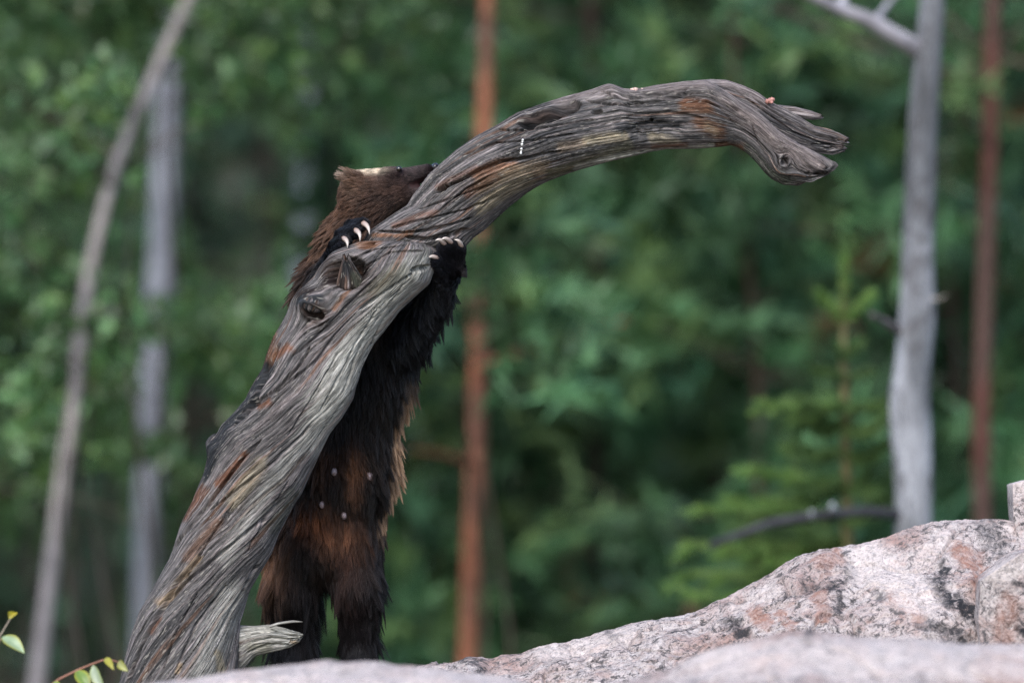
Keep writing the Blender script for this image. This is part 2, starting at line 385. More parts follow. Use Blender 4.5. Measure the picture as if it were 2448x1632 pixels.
def block_rock(name, label, corners, y0, y1, seed, amp=0.012, res=0.007, marks=()):
    """A broken block: the traced front polygon, taken back in depth, faces subdivided and roughened."""
    pts = [P(a, b_, y0) for a, b_ in corners]; cen = np.mean(pts, axis=0)
    ring = []
    for i in range(len(pts)):
        a, b_ = pts[i], pts[(i + 1) % len(pts)]; k = max(2, int(np.linalg.norm(b_ - a) / res))
        for t in np.arange(k) / k: ring.append(a + (b_ - a) * t)
    ring = np.array(ring); nr = len(ring)
    layers = []
    for s in np.linspace(0.03, 1, 26): layers.append(np.c_[cen[0] + (ring[:, 0] - cen[0]) * s, np.full(nr, y0), cen[2] + (ring[:, 2] - cen[2]) * s])
    for t in np.linspace(0, 1, int((y1 - y0) / res / 1.5))[1:]:
        s = 1 - 0.12 * t; layers.append(np.c_[cen[0] + (ring[:, 0] - cen[0]) * s, np.full(nr, y0 + (y1 - y0) * t), cen[2] + (ring[:, 2] - cen[2]) * s - 0.0 * t])
    for s in np.linspace(0.85, 0.02, 6): layers.append(np.c_[cen[0] + (ring[:, 0] - cen[0]) * s, np.full(nr, y1), cen[2] + (ring[:, 2] - cen[2]) * s])
    v = np.array(layers).reshape(-1, 3); x, y, z = v.T
    d = amp * (0.7 * fbm(x * 7, y * 7, z * 7, 3, seed) + 0.4 * np.round(3 * gn(x * 14, y * 14, z * 14, seed + 4)) / 3 + 0.2 * fbm(x * 50, y * 50, z * 50, 3, seed + 8))
    mid = np.array([cen[0], (y0 + y1) / 2, cen[2]]); nn = v - mid; nn /= np.linalg.norm(nn, axis=1)[:, None] + 1e-9
    v = v + nn * d[:, None]
    px, py = PX(v); col = np.zeros((len(v), 3))
    for ch, p_, w, s in marks:
        dd, _ = seg_dist(px, py, p_); col[:, ch] = np.maximum(col[:, ch], s * sstep(w * 1.3, w * 0.4, dd))
    mb = MB(); mb.add(v, gridfaces(len(layers), nr)[:, ::-1]); mb.c = [col]
    return tag(mb.build(name, M_ROCK), label, 'rock')
block_rock('granite_block', 'upright square-edged pale block standing on the granite ridge', [(2420, 1156), (2446, 1148), (2560, 1130), (2640, 1180), (2630, 1330), (2450, 1340), (2432, 1290), (2424, 1240)], 0.06, 0.40, 31, 0.006, marks=[(2, [(2430, 1150), (2560, 1140)], 40, 0.9)])
block_rock('granite_block', 'broken pink granite block with a flat top wedged against the ridge', [(2344, 1388), (2372, 1368), (2420, 1335), (2448, 1318), (2600, 1300), (2680, 1420), (2660, 1600), (2350, 1600), (2338, 1480)], -0.42, 0.10, 44, 0.009, marks=[(2, [(2380, 1375), (2460, 1345)], 26, 0.9), (1, [(2410, 1440), (2400, 1520)], 30, 0.6), (0, [(2430, 1500), (2448, 1510)], 10, 0.9), (0, [(2420, 1392), (2460, 1400)], 7, 0.7)])
# ------------------------------------------------------------------ the dead snag
SNAG_OFF = P(420, 1900, 0.0)
snag = thing('dead_snag', SNAG_OFF, 'weathered grey dead tree snag arching over the rocks, clawed by the wolverine', 'snag')

WCOL = dict(grey=(0.170, 0.158, 0.155), mauve=(0.200, 0.176, 0.176), silver=(0.62, 0.60, 0.54), rust=(0.215, 0.095, 0.055), tan=(0.40, 0.29, 0.19),
            dark=(0.040, 0.026, 0.021), char=(0.040, 0.043, 0.048), pale=(0.43, 0.36, 0.25), brown=(0.20, 0.095, 0.05), olive=(0.20, 0.19, 0.115), green=(0.075, 0.082, 0.06), pink=(0.31, 0.255, 0.245), orange=(0.37, 0.185, 0.105))

def loft(name, L, R, ys, ratio, ns, ntt, twist, seed, amp, carve=(), lumps=(), patches=(), knots=(), parent=None, end0=None, end1=None, base='grey', jag=0.0, square=0.0, ridge=1.0):
    """One limb of the snag between its traced left and right outlines; the wood grain winds round it."""
    L = np.array(L, float); R = np.array(R, float)
    mid = (L + R) / 2; d = np.r_[0, np.cumsum(np.linalg.norm(np.diff(mid, axis=0), axis=1))]
    t = np.linspace(0, d[-1], ns)
    def sm(a):
        q = np.interp(t, d, a); w = max(3, int(ns * 16 / d[-1])) | 1
        ker = np.hanning(w + 2)[1:-1]; ker /= ker.sum()
        return np.convolve(np.pad(q, w // 2, mode='reflect', reflect_type='odd'), ker, 'valid')
    Lp = np.stack([sm(L[:, 0]), sm(L[:, 1])], 1); Rp = np.stack([sm(R[:, 0]), sm(R[:, 1])], 1)
    y = np.interp(t / d[-1], np.linspace(0, 1, len(ys)), ys)
    rt = np.interp(t / d[-1], np.linspace(0, 1, len(ratio)), ratio)
    sc = (D + y) / D
    def w3(p): return np.stack([(p[:, 0] - 1224) * K * sc, y, CZ - (p[:, 1] - 816) * K * sc], 1)
    l3, r3 = w3(Lp), w3(Rp); c = (l3 + r3) / 2; a = (r3 - l3) / 2
    ra = np.linalg.norm(a, axis=1); an = a / ra[:, None]
    th = np.linspace(0, 2 * np.pi, ntt, endpoint=False)
    ct, st = np.cos(th), np.sin(th)
    k = 1 + square * (np.abs(np.sin(2 * th)) ** 1.5)
    close = np.ones(ns)
    if end1: close = np.minimum(close, np.sqrt(np.clip(1 - np.clip((t - (d[-1] - end1)) / end1, 0, 1) ** 2, 0, 1)))
    if end0: close = np.minimum(close, np.sqrt(np.clip(1 - np.clip((end0 - t) / end0, 0, 1) ** 2, 0, 1)))
    base3 = c[:, None] + a[:, None] * (ct * k)[None, :, None] * close[:, None, None] + (ra * rt * close)[:, None, None] * np.array([0, -1.0, 0]) * (st * k)[None, :, None]
    nrm = an[:, None] * ct[None, :, None] + np.array([0, -1.0, 0]) * st[None, :, None]
    v = base3.reshape(-1, 3); nv = nrm.reshape(-1, 3)
    s_m = np.r_[0, np.cumsum(np.linalg.norm(np.diff(c, axis=0), axis=1))]
    S = np.repeat(s_m, ntt); TH = np.tile(th, ns); RA = np.repeat(ra, ntt); FR = np.tile(st, ns)
    tw = np.interp(s_m / s_m[-1], np.linspace(0, 1, len(twist)), twist)
    TW = np.repeat(np.r_[0, np.cumsum((tw[1:] + tw[:-1]) / 2 * np.diff(s_m))], ntt)
    px, py = PX(v)
    # grain flows round the knots
    thk = np.zeros(len(v))
    for kx, ky, r, stg in knots:
        dx, dy = px - kx, py - ky
        ax = np.repeat(an[:, 0], ntt); az = np.repeat(-an[:, 2], ntt)
        across = dx * ax + dy * az
        dd = np.hypot(dx, dy)
        thk += np.where(FR > -0.2, stg * across / r * np.exp(-(dd / (1.7 * r)) ** 2), 0)
    TG = TH + TW + thk + 0.05 * gn(S * 3, np.cos(TH), np.sin(TH), seed + 60)
    R0 = float(np.median(ra))
    cx, cy = np.cos(TG), np.sin(TG)
    front = sstep(-0.15, 0.2, FR)
    m = R0 / 0.1
    wx = 0.2 * gn(cx * 3, cy * 3, S * 7, seed + 50)
    D1 = 0.7 * gn(cx * 2.2 * m, cy * 2.2 * m, S * 1.6, seed)
    n2 = gn((cx + wx * .06) * 7 * m, (cy + wx * .06) * 7 * m, S * 0.9, seed + 1)
    n3 = gn((cx + wx * .04) * 22 * m, (cy + wx * .04) * 22 * m, S * 1.5, seed + 2)
    n4 = gn(cx * 46 * m, cy * 46 * m, S * 3.4, seed + 3)
    gm = sstep(-0.35, 0.35, gn(cx * 2.5, cy * 2.5, S * 3, seed + 7))
    g2 = np.exp(-(n2 / 0.10) ** 2); g3 = np.exp(-(n3 / 0.16) ** 2)
    n5 = gn((cx + wx * .05) * 11 * m, (cy + wx * .05) * 11 * m, S * 1.2 + 7, seed + 4)
    split = np.exp(-(n5 / 0.05) ** 2) * sstep(0.0, 0.35, gn(cx * 5, cy * 5, S * 5, seed + 8))
    flat = 0.25 + 0.75 * sstep(-0.25, 0.4, gn(cx * 1.8, cy * 1.8, S * 5, seed + 12))
    disp = amp * (1.1 * D1 + ridge * flat * (0.18 * np.abs(n2) - 0.42 * g2 * gm - 0.34 * g3 * (1 - gm) + 0.16 * n3 + 0.34 * n4 - 1.3 * split))
    for pts, w, dep in carve:
        dd, pr = seg_dist(px, py, pts)
        wv = w * (0.65 + 0.35 * gn(S * 30, cx * 2, cy * 2, seed + 33)) * np.where(len(pts) > 1, np.sqrt(np.clip(1.05 - (2 * pr - 1) ** 6, 0.1, 1)), 1)
        disp -= dep * np.exp(-(dd / np.maximum(wv, 1e-3)) ** 4) * front
    for lx, ly, rx, ry, ang, h in lumps:
        ca, sa = math.cos(math.radians(ang)), math.sin(math.radians(ang))
        ux = ((px - lx) * ca + (py - ly) * sa) / rx; uy = (-(px - lx) * sa + (py - ly) * ca) / ry
        e = np.hypot(ux, uy)
        if h > 0: disp += h * np.exp(-e ** 2) * front
        else: disp += front * (h * sstep(1.0, 0.55, e + 0.12 * n3) - 0.16 * h * np.exp(-((e - 1.15) / 0.25) ** 2) + 0.004 * gn(px * .09, py * .09, 0 * px, seed + 80) * sstep(1.2, .8, e))
    tip = np.repeat(sstep(0.82, 1.0, s_m / s_m[-1]), ntt)
    if jag: disp -= jag * tip * np.clip(gn(cx * 3.5, cy * 3.5, S * 3, seed + 70) + 0.15, 0, 1)
    v = v + nv * disp[:, None]
    if jag:   # broken fibres of unequal length
        ext = jag * 2.2 * gn(cx * 6, cy * 6, 0 * S, seed + 71) * tip ** 2
        axis = np.gradient(c, axis=0); axis /= np.linalg.norm(axis, axis=1)[:, None]
        v = v + np.repeat(axis, ntt, 0) * ext[:, None]
    # colour of the wood: streaks along the grain, stains of their own shape
    col = np.tile(np.array(WCOL[base]), (len(v), 1))
    st1 = gn(cx * 17 * m, cy * 17 * m, S * 1.3, seed + 20); st2 = gn(cx * 44 * m, cy * 44 * m, S * 8, seed + 21); lo = gn(cx * 2.4, cy * 2.4, S * 4, seed + 22)
    def blend(cn, f): 
        nonlocal col
        col = col * (1 - f[:, None]) + np.array(WCOL[cn]) * f[:, None]
    blend('mauve', sstep(-0.1, 0.5, st1 + 0.4 * lo)); blend('char', 0.6 * sstep(0.15, 0.6, -st1 + 0.5 * st2)); blend('pink', 0.45 * sstep(0.1, 0.6, st2 + 0.3 * st1))
    blend('brown', 0.65 * sstep(0.32, 0.6, gn(cx * 8, cy * 8, S * 3.5, seed + 23)))
    for cn, pts, w, s in patches:
        dd, pr = seg_dist(px, py, pts)
        f = s * front * sstep(1.25, 0.35, dd / w + 0.55 * st1 + 0.35 * st2 + 0.1)
        blend(cn, np.clip(f, 0, 1))
    fine = 0.60 * np.exp(0.45 * st1 + 0.45 * st2 + 0.30 * lo) * (1 - 0.0 * n3)
    col = np.clip(col * fine[:, None], 0.01, 0.9)
    f = gridfaces(ns, ntt)
    j = np.arange(ntt); j2 = (j + 1) % ntt
    v = np.concatenate([v, v[:ntt].mean(0, keepdims=True), v[-ntt:].mean(0, keepdims=True)])
    gr = np.stack([cx * R0, cy * R0, S], 1); gr = np.concatenate([gr, gr[:1] * 0 + gr[:ntt].mean(0), gr[-ntt:].mean(0, keepdims=True)])
    col = np.concatenate([col, np.array([WCOL['brown'], WCOL['brown']])])
    f = np.concatenate([f, np.stack([np.full(ntt, len(v) - 2), j2, j, j], 1), np.stack([np.full(ntt, len(v) - 1), (ns - 1) * ntt + j, (ns - 1) * ntt + j2, (ns - 1) * ntt + j2], 1)])
    f = f[:, ::-1]
    tri = (f[:, 0] == f[:, 1])
    f[tri] = f[tri][:, [1, 2, 3, 3]]
    mb = MB(); mb.add(v, f); mb.c = [col]
    o = mb.build(name, M_WOOD, parent, SNAG_OFF)
    a_ = o.data.attributes.new('grain', 'FLOAT_VECTOR', 'POINT'); a_.data.foreach_set('vector', gr.astype(np.float32).ravel())
    return o

TL = [(150, 2130), (200, 1960), (240, 1780), (262, 1695), (283, 1632), (311, 1526), (334, 1460), (367, 1404), (404, 1334), (432, 1255), (460, 1199), (483, 1138), (500, 1078), (530, 1017), (553, 993), (586, 956), (605, 920), (628, 882), (637, 847), (653, 805), (679, 760), (704, 716), (723, 690), (749, 662), (768, 633), (790, 611), (822, 592), (858, 578), (895, 572)]
TR = [(600, 2260), (590, 2050), (578, 1860), (576, 1775), (574, 1690), (572, 1603), (570, 1540), (571, 1485), (591, 1423), (619, 1367), (647, 1320), (665, 1273), (698, 1217), (721, 1180), (745, 1124), (763, 1087), (790, 1035), (816, 1000), (842, 955), (848, 925), (862, 880), (892, 824), (918, 792), (956, 741), (991, 709), (1026, 678), (1038, 642), (1046, 606), (1046, 580)]
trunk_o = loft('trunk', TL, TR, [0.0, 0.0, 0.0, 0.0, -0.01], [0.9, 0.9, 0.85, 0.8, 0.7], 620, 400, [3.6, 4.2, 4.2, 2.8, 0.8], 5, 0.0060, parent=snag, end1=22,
     knots=[(830, 655, 46, 0.36), (752, 738, 36, 0.32)],
     carve=[([(668, 822), (640, 880), (618, 930), (596, 972), (560, 1015)], 9, 0.022), ([(404, 1322), (450, 1262), (502, 1199), (545, 1140), (586, 1087), (625, 1050)], 6, 0.013), ([(357, 1507), (400, 1440), (455, 1381), (549, 1306), (623, 1245), (680, 1190)], 6, 0.012),
            ([(300, 1640), (335, 1550), (371, 1479), (423, 1390), (480, 1330)], 6, 0.013), ([(560, 1000), (640, 950), (700, 905), (760, 860), (800, 800), (850, 750)], 5, 0.008), ([(420, 1600), (470, 1490), (540, 1400)], 5, 0.008),
            ([(590, 970), (660, 930), (720, 870), (740, 830)], 5, 0.010), ([(500, 1220), (580, 1160), (660, 1100), (720, 1040)], 4, 0.007), ([(860, 740), (930, 690), (990, 650)], 6, 0.010), ([(700, 850), (760, 800), (840, 720), (900, 660)], 4, 0.007),
            ([(870, 640), (930, 605), (1010, 600)], 4, 0.006), ([(860, 612), (900, 596), (960, 588), (1030, 590)], 4, 0.006), ([(980, 646), (1010, 640), (1028, 636)], 8, 0.012), ([(520, 1520), (560, 1440), (620, 1340)], 4, 0.006), ([(1000, 690), (930, 748), (885, 825), (850, 890)], 3, 0.008), ([(965, 680), (890, 780), (845, 860), (818, 930)], 3, 0.007), ([(905, 735), (850, 820), (800, 915), (765, 985)], 3, 0.007), ([(835, 930), (790, 1000), (740, 1075)], 3, 0.007), ([(800, 860), (740, 960), (690, 1040)], 3, 0.006), ([(690, 1150), (640, 1230), (590, 1320)], 3, 0.007), ([(470, 1420), (420, 1510), (390, 1600)], 3, 0.008), ([(560, 1200), (500, 1290), (440, 1390)], 3, 0.008)],
     lumps=[(832, 656, 52, 42, -25, -0.034), (748, 722, 38, 28, -20, 0.022), (754, 750, 26, 15, 25, -0.026), (497, 1062, 16, 24, 0, 0.020), (880, 588, 20, 9, -18, -0.014), (938, 640, 80, 30, -40, 0.010), (830, 905, 40, 70, 25, 0.008), (800, 598, 22, 14, -30, 0.006)],
     patches=[('silver', [(1000, 640), (930, 710), (880, 780), (830, 850), (800, 920), (770, 975)], 48, 0.95), ('silver', [(820, 870), (800, 960), (740, 1060)], 40, 0.7), ('olive', [(960, 650), (900, 690)], 30, 0.5), ('silver', [(700, 1090), (600, 1230), (540, 1330)], 26, 0.45), ('silver', [(560, 1420), (500, 1560), (470, 1632)], 40, 0.5), ('pale', [(620, 1110), (560, 1200)], 24, 0.6),
              ('rust', [(690, 830), (655, 850)], 14, 0.9), ('rust', [(622, 970), (640, 960)], 12, 0.9), ('rust', [(585, 1085), (550, 1125), (520, 1155)], 13, 0.95), ('rust', [(490, 1170), (460, 1205), (440, 1235)], 15, 0.8), ('brown', [(650, 800), (630, 880), (600, 930)], 16, 0.8), ('tan', [(475, 1335), (440, 1375), (400, 1425), (380, 1440)], 13, 0.9), ('rust', [(380, 1475), (360, 1510)], 9, 0.8), ('brown', [(520, 1250), (450, 1330)], 20, 0.6),
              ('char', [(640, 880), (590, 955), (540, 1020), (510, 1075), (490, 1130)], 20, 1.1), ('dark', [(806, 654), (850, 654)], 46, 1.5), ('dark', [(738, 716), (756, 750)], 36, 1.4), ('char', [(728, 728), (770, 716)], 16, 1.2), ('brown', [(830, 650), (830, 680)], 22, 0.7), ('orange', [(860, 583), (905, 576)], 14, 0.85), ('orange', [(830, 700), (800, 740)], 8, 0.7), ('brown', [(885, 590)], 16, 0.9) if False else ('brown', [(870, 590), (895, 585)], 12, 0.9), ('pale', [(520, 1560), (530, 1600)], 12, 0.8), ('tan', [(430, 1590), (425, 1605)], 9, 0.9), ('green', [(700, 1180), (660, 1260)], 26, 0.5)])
BL = [(810, 690), (850, 612), (880, 553), (906, 534), (944, 508), (975, 490), (990, 467), (1008, 447), (1028, 419), (1046, 401), (1090, 360), (1142, 324), (1189, 299), (1236, 269), (1300, 246), (1355, 229), (1398, 218), (1457, 203), (1491, 213), (1525, 212), (1580, 203), (1640, 196), (1690, 196), (1733, 222), (1768, 244), (1800, 262), (1830, 285), (1861, 316), (1890, 335), (1915, 350), (1950, 367), (1978, 384), (1993, 402)]
BR = [(920, 715), (1005, 640), (1112, 592), (1133, 567), (1155, 550), (1170, 535), (1185, 520), (1202, 505), (1219, 490), (1262, 460), (1304, 439), (1340, 425), (1370, 414), (1398, 405), (1440, 393), (1466, 386), (1495, 378), (1525, 371), (1550, 364), (1589, 358), (1620, 358), (1653, 357), (1690, 354), (1725, 350), (1748, 346), (1763, 350), (1789, 367), (1814, 392), (1830, 410), (1850, 428), (1882, 444), (1908, 446), (1930, 430)]
loft('branch', BL, BR, [0.055, 0.05, 0.035, 0.03, 0.02, 0.0, -0.02], [0.75, 0.8, 0.85, 0.85, 0.8, 0.8, 0.75], 640, 320, [0.6, 2.2, 2.4, 1.2, 0.6, 0.3, 0.2], 9, 0.0065, parent=snag, jag=0.012, ridge=1.7, end1=9,
     knots=[(1882, 388, 16, 0.5)],
     carve=[([(1034, 463), (1060, 446), (1100, 432), (1150, 405), (1200, 386), (1260, 378), (1340, 360)], 6, 0.016), ([(1040, 458), (1066, 444)], 10, 0.02), ([(1240, 296), (1290, 285), (1340, 262), (1385, 246)], 17, 0.045), ([(1415, 268), (1440, 266)], 7, 0.02), ([(1555, 288), (1562, 286)], 7, 0.02), ([(1500, 278), (1600, 268), (1680, 282)], 6, 0.007),
            ([(1400, 240), (1480, 250), (1560, 240), (1640, 225), (1700, 222)], 5, 0.012), ([(1440, 222), (1500, 236), (1580, 224), (1650, 212)], 4, 0.010), ([(1190, 310), (1250, 310), (1330, 300), (1420, 285)], 4, 0.008), ([(1100, 372), (1180, 340), (1280, 335), (1370, 320)], 4, 0.008), ([(1000, 500), (1090, 470), (1180, 440)], 4, 0.008), ([(930, 545), (1010, 525), (1120, 500), (1190, 470)], 5, 0.009),
            ([(900, 552), (960, 556), (1010, 552), (1070, 540), (1130, 520)], 5, 0.012), ([(970, 566), (1020, 572), (1080, 562), (1120, 548)], 8, 0.018), ([(1700, 225), (1760, 262), (1800, 300), (1812, 340), (1830, 370)], 3, 0.006), ([(1660, 235), (1720, 262), (1760, 300)], 3, 0.005), ([(1830, 320), (1860, 350), (1880, 372)], 2.5, 0.004), ([(1960, 398), (1985, 403)], 6, 0.012), ([(1930, 425), (1950, 412)], 4, 0.008), ([(1690, 345), (1740, 340)], 6, 0.010)],
     lumps=[(1882, 388, 13, 11, 30, -0.014), (1870, 385, 50, 40, 30, 0.006), (1460, 215, 30, 16, 0, 0.006), (1700, 260, 60, 50, 30, 0.012), (1560, 310, 80, 26, -5, -0.008)],
     patches=[('orange', [(1140, 420), (1190, 398), (1225, 396)], 20, 0.8), ('tan', [(1150, 445), (1220, 415), (1300, 405)], 24, 0.8), ('pale', [(1150, 490), (1210, 450), (1260, 430)], 26, 0.75), ('rust', [(1120, 460), (1180, 425)], 16, 0.6), ('olive', [(1320, 415), (1400, 385), (1500, 355)], 20, 0.7), ('pale', [(1400, 335), (1450, 328), (1490, 322)], 14, 0.9), ('tan', [(1340, 350), (1390, 340)], 14, 0.5), ('pale', [(1560, 330), (1620, 340)], 12, 0.6), ('silver', [(1380, 402), (1480, 372), (1600, 356), (1700, 350)], 9, 0.8),
              ('brown', [(1640, 250), (1690, 258)], 20, 0.9), ('rust', [(1640, 243), (1680, 250)], 12, 0.6), ('brown', [(1670, 290), (1720, 310)], 20, 0.85), ('tan', [(1690, 300), (1710, 312)], 12, 0.6), ('char', [(1480, 305), (1560, 292), (1620, 300)], 20, 0.9), ('char', [(1200, 345), (1290, 325), (1400, 300)], 28, 0.6), ('char', [(1250, 285), (1380, 245)], 22, 0.7), ('brown', [(1320, 275), (1345, 268)], 12, 0.7),
              ('pink', [(1330, 235), (1460, 210), (1640, 200), (1700, 205)], 18, 0.8), ('pink', [(1740, 240), (1820, 300), (1880, 350), (1950, 390)], 34, 0.75), ('green', [(1780, 360), (1830, 410), (1890, 438)], 18, 0.85), ('brown', [(1720, 345), (1770, 352)], 12, 0.8), ('char', [(1960, 405), (1990, 402)], 9, 0.7), ('rust', [(1040, 445), (1090, 425), (1140, 400)], 9, 0.5), ('rust', [(940, 540), (990, 520), (1040, 505)], 10, 0.6), ('orange', [(890, 562), (950, 562), (980, 556)], 7, 0.8), ('rust', [(1560, 350), (1640, 345)], 8, 0.8)])
PL = [(1600, 205), (1660, 192), (1700, 189), (1738, 191), (1780, 205), (1814, 222), (1840, 241), (1870, 256), (1905, 275), (1946, 301), (1984, 309), (2012, 326)]
PR = [(1620, 300), (1690, 290), (1720, 284), (1745, 282), (1775, 290), (1810, 305), (1840, 325), (1880, 346), (1915, 360), (1950, 366), (1985, 372), (2004, 362)]
prong_o = loft('rear_prong', PL, PR, [0.03, 0.04, 0.05, 0.055], [0.8, 0.6, 0.45, 0.4], 260, 160, [0.4, 0.2], 15, 0.005, parent=snag, jag=0.016, ridge=1.3, base='mauve',
     carve=[([(1760, 215), (1830, 268), (1900, 318), (1990, 352)], 3, 0.007), ([(1800, 232), (1880, 285), (1960, 325), (2005, 338)], 3, 0.008), ([(1940, 345), (1990, 350)], 3, 0.008), ([(1950, 320), (2005, 330)], 3, 0.010), ([(1970, 360), (2004, 350)], 3, 0.010)],
     patches=[('char', [(1830, 275), (1900, 320), (1970, 350)], 26, 0.7), ('pink', [(1720, 192), (1800, 220), (1850, 250)], 10, 0.8)])
loft('splinter', [(1830, 246), (1862, 250), (1900, 254), (1940, 264), (1966, 274)], [(1850, 290), (1880, 286), (1910, 284), (1945, 287), (1962, 284)], [0.055, 0.07], [0.6, 0.6], 90, 48, [0.3, 0.3], 18, 0.003, parent=prong_o, jag=0.004, end1=6, base='mauve', patches=[('pink', [(1880, 256), (1960, 276)], 12, 0.6)])
stub = loft('branch_stub', [(500, 1500), (535, 1492), (572, 1493), (610, 1494), (645, 1491), (682, 1500), (718, 1512)], [(505, 1610), (545, 1615), (578, 1603), (608, 1566), (650, 1556), (690, 1546), (708, 1531)], [0.045, 0.03, 0.0, -0.015, -0.03], [0.9, 0.7, 0.5], 130, 110, [0.6, 0.2], 22, 0.0045, parent=snag, jag=0.010, base='silver', end1=3, ridge=1.3,
     carve=[([(600, 1515), (650, 1505), (712, 1520)], 3.5, 0.007), ([(600, 1535), (650, 1522), (706, 1530)], 3.5, 0.007), ([(590, 1560), (640, 1540), (690, 1540)], 4, 0.007)],
     patches=[('silver', [(590, 1510), (700, 1515)], 40, 0.8), ('olive', [(600, 1545), (640, 1550)], 18, 0.5), ('tan', [(700, 1532), (706, 1536)], 8, 0.9)])
loft('splinter', [(640, 1494), (665, 1485), (700, 1481), (724, 1484)], [(646, 1500), (668, 1493), (700, 1488), (725, 1487)], [-0.045, -0.05], [1.0, 1.0], 60, 16, [0.1, 0.1], 25, 0.0008, parent=stub, base='silver', end1=4)
# broken core standing in the large knot, and a lip of bark on its rim
loft('knot_core', [(798, 704), (804, 672), (811, 645), (818, 620)], [(876, 694), (870, 668), (852, 640), (836, 617)], [-0.048, -0.058, -0.070], [0.7, 0.5], 60, 48, [0.3, 0.3], 28, 0.009, parent=trunk_o, base='dark', jag=0.010, end0=14, patches=[('char', [(822, 615), (828, 650)], 18, 0.9), ('char', [(850, 630), (868, 660)], 10, 0.9), ('green', [(850, 660), (866, 690)], 14, 0.8)])
loft('knot_core', [(722, 742), (722, 726), (730, 712), (746, 700)], [(764, 752), (776, 738), (782, 722), (778, 704)], [-0.060, -0.072, -0.070], [0.6, 0.5], 50, 48, [0.5, 0.5], 30, 0.005, parent=trunk_o, base='char', jag=0.004, end0=8, end1=12)
loft('bark_chip', [(496, 1078), (489, 1060), (496, 1046), (514, 1032)], [(512, 1086), (516, 1068), (522, 1056), (532, 1044)], [0.0, 0.01], [0.8, 0.8], 40, 32, [0.3, 0.3], 33, 0.003, parent=trunk_o, base='char', end0=10, end1=10, jag=0.004)
# ------------------------------------------------------------------ the wolverine
WOFF = P(780, 1640, 0.24)
wolv = thing('wolverine', WOFF, 'dark brown wolverine standing upright behind the snag, biting its branch', 'animal')
# round cones: (x px, y px, depth m, radius m) twice, hair direction, hair length m, region name, blend
RC = []
def rc(a, b, hd, hl, reg, k=0.02):
    RC.append((P(a[0], a[1], a[2]), a[3], P(b[0], b[1], b[2]), b[3], np.array(hd, float), hl, reg, k))
DN = (0.05, -0.1, -1)
rc((776, 1285, .29, .086), (818, 1120, .28, .094), DN, .030, 'belly', .05)
rc((818, 1120, .28, .094), (856, 890, .26, .092), DN, .030, 'belly', .05)
rc((856, 890, .26, .092), (846, 710, .23, .098), DN, .034, 'chest', .05)
rc((846, 710, .23, .096), (856, 590, .18, .064), (-.5, 0, -.8), .026, 'neck', .05)
rc((856, 590, .18, .062), (884, 490, .145, .050), (-.6, 0, -.6), .020, 'neck', .04)
rc((866, 452, .135, .036), (925, 443, .125, .035), (-1, 0, .12), .013, 'head', .03)
rc((880, 478, .13, .040), (958, 462, .115, .026), (-1, 0, -.3), .012, 'head', .03)
rc((945, 434, .12, .025), (1024, 411, .105, .0160), (-1, 0, .1), .005, 'snout', .014)
rc((950, 464, .115, .020), (1014, 454, .10, .010), (-1, 0, -.2), .005, 'snout', .006)
rc((926, 414, .10, .013), (950, 412, .098, .0115), (-1, 0, .2), .004, 'snout', .008)
rc((852, 432, .106, .017), (832, 421, .094, .009), (-1, 0, .3), .020, 'ear', .010)
# arm over the far side to the edge of the trunk that faces right, and its paw
rc((930, 780, .22, .058), (968, 806, .17, .036), (.35, 0, -1), .030, 'arm', .05)
rc((968, 806, .17, .036), (1040, 715, .10, .026), (.45, 0, -1), .028, 'arm', .03)
rc((1040, 715, .10, .026), (1064, 655, .055, .025), (.2, 0, -1), .014, 'arm', .02)
rc((1064, 655, .055, .025), (1076, 622, .03, .027), (-.2, -.2, .5), .009, 'paw', .02)
rc((1058, 640, .02, .018), (1038, 622, -.022, .0145), (-.8, -.3, .4), .007, 'paw', .008)
rc((1070, 620, .02, .018), (1060, 594, -.012, .0145), (-.5, -.3, .8), .007, 'paw', .008)
rc((1080, 616, .02, .018), (1080, 592, -.006, .0145), (-.3, -.3, .9), .007, 'paw', .008)
rc((1090, 622, .025, .017), (1099, 598, .004, .013), (0, -.3, 1), .007, 'paw', .008)
rc((1100, 640, .03, .012), (1107, 652, .03, .008), (.5, 0, -.6), .004, 'pad', .008)
# the other arm reaching over the trunk's left edge
rc((806, 735, .20, .052), (792, 672, .15, .030), (-.5, 0, -.8), .026, 'arm', .05)
rc((792, 672, .15, .030), (806, 614, .07, .019), (-.5, 0, -.4), .016, 'arm', .03)
rc((806, 612, .07, .019), (818, 580, .045, .018), (.4, -.3, .5), .009, 'paw', .02)
rc((801, 592, .03, .0155), (818, 579, -.004, .0145), (.7, -.5, .1), .009, 'paw', .007)
rc((816, 566, .03, .016), (846, 553, .004, .0135), (.8, -.5, .1), .009, 'paw', .007)
rc((838, 545, .035, .015), (864, 535, .012, .0120), (.9, -.4, .1), .009, 'paw', .007)
# hind legs
rc((830, 1275, .28, .064), (852, 1390, .25, .041), (.08, 0, -1), .036, 'leg', .04)
rc((852, 1390, .25, .041), (860, 1540, .29, .026), (.04, 0, -1), .034, 'leg', .03)
rc((860, 1540, .29, .026), (852, 1632, .24, .028), (0, 0, -1), .020, 'foot', .03)
rc((852, 1632, .24, .026), (850, 1640, .17, .020), (0, -1, 0), .010, 'foot', .02)
rc((724, 1280, .30, .070), (700, 1390, .28, .046), (-.05, 0, -1), .038, 'leg', .04)
rc((700, 1390, .28, .046), (704, 1540, .31, .030), (.05, 0, -1), .040, 'leg', .03)
rc((704, 1540, .31, .030), (710, 1632, .26, .028), (0, 0, -1), .022, 'foot', .03)
rc((710, 1632, .26, .026), (712, 1640, .19, .020), (0, -1, 0), .010, 'foot', .02)
# tail hanging behind
rc((730, 1300, .36, .040), (700, 1470, .42, .028), (0, 0, -1), .07, 'leg', .04)

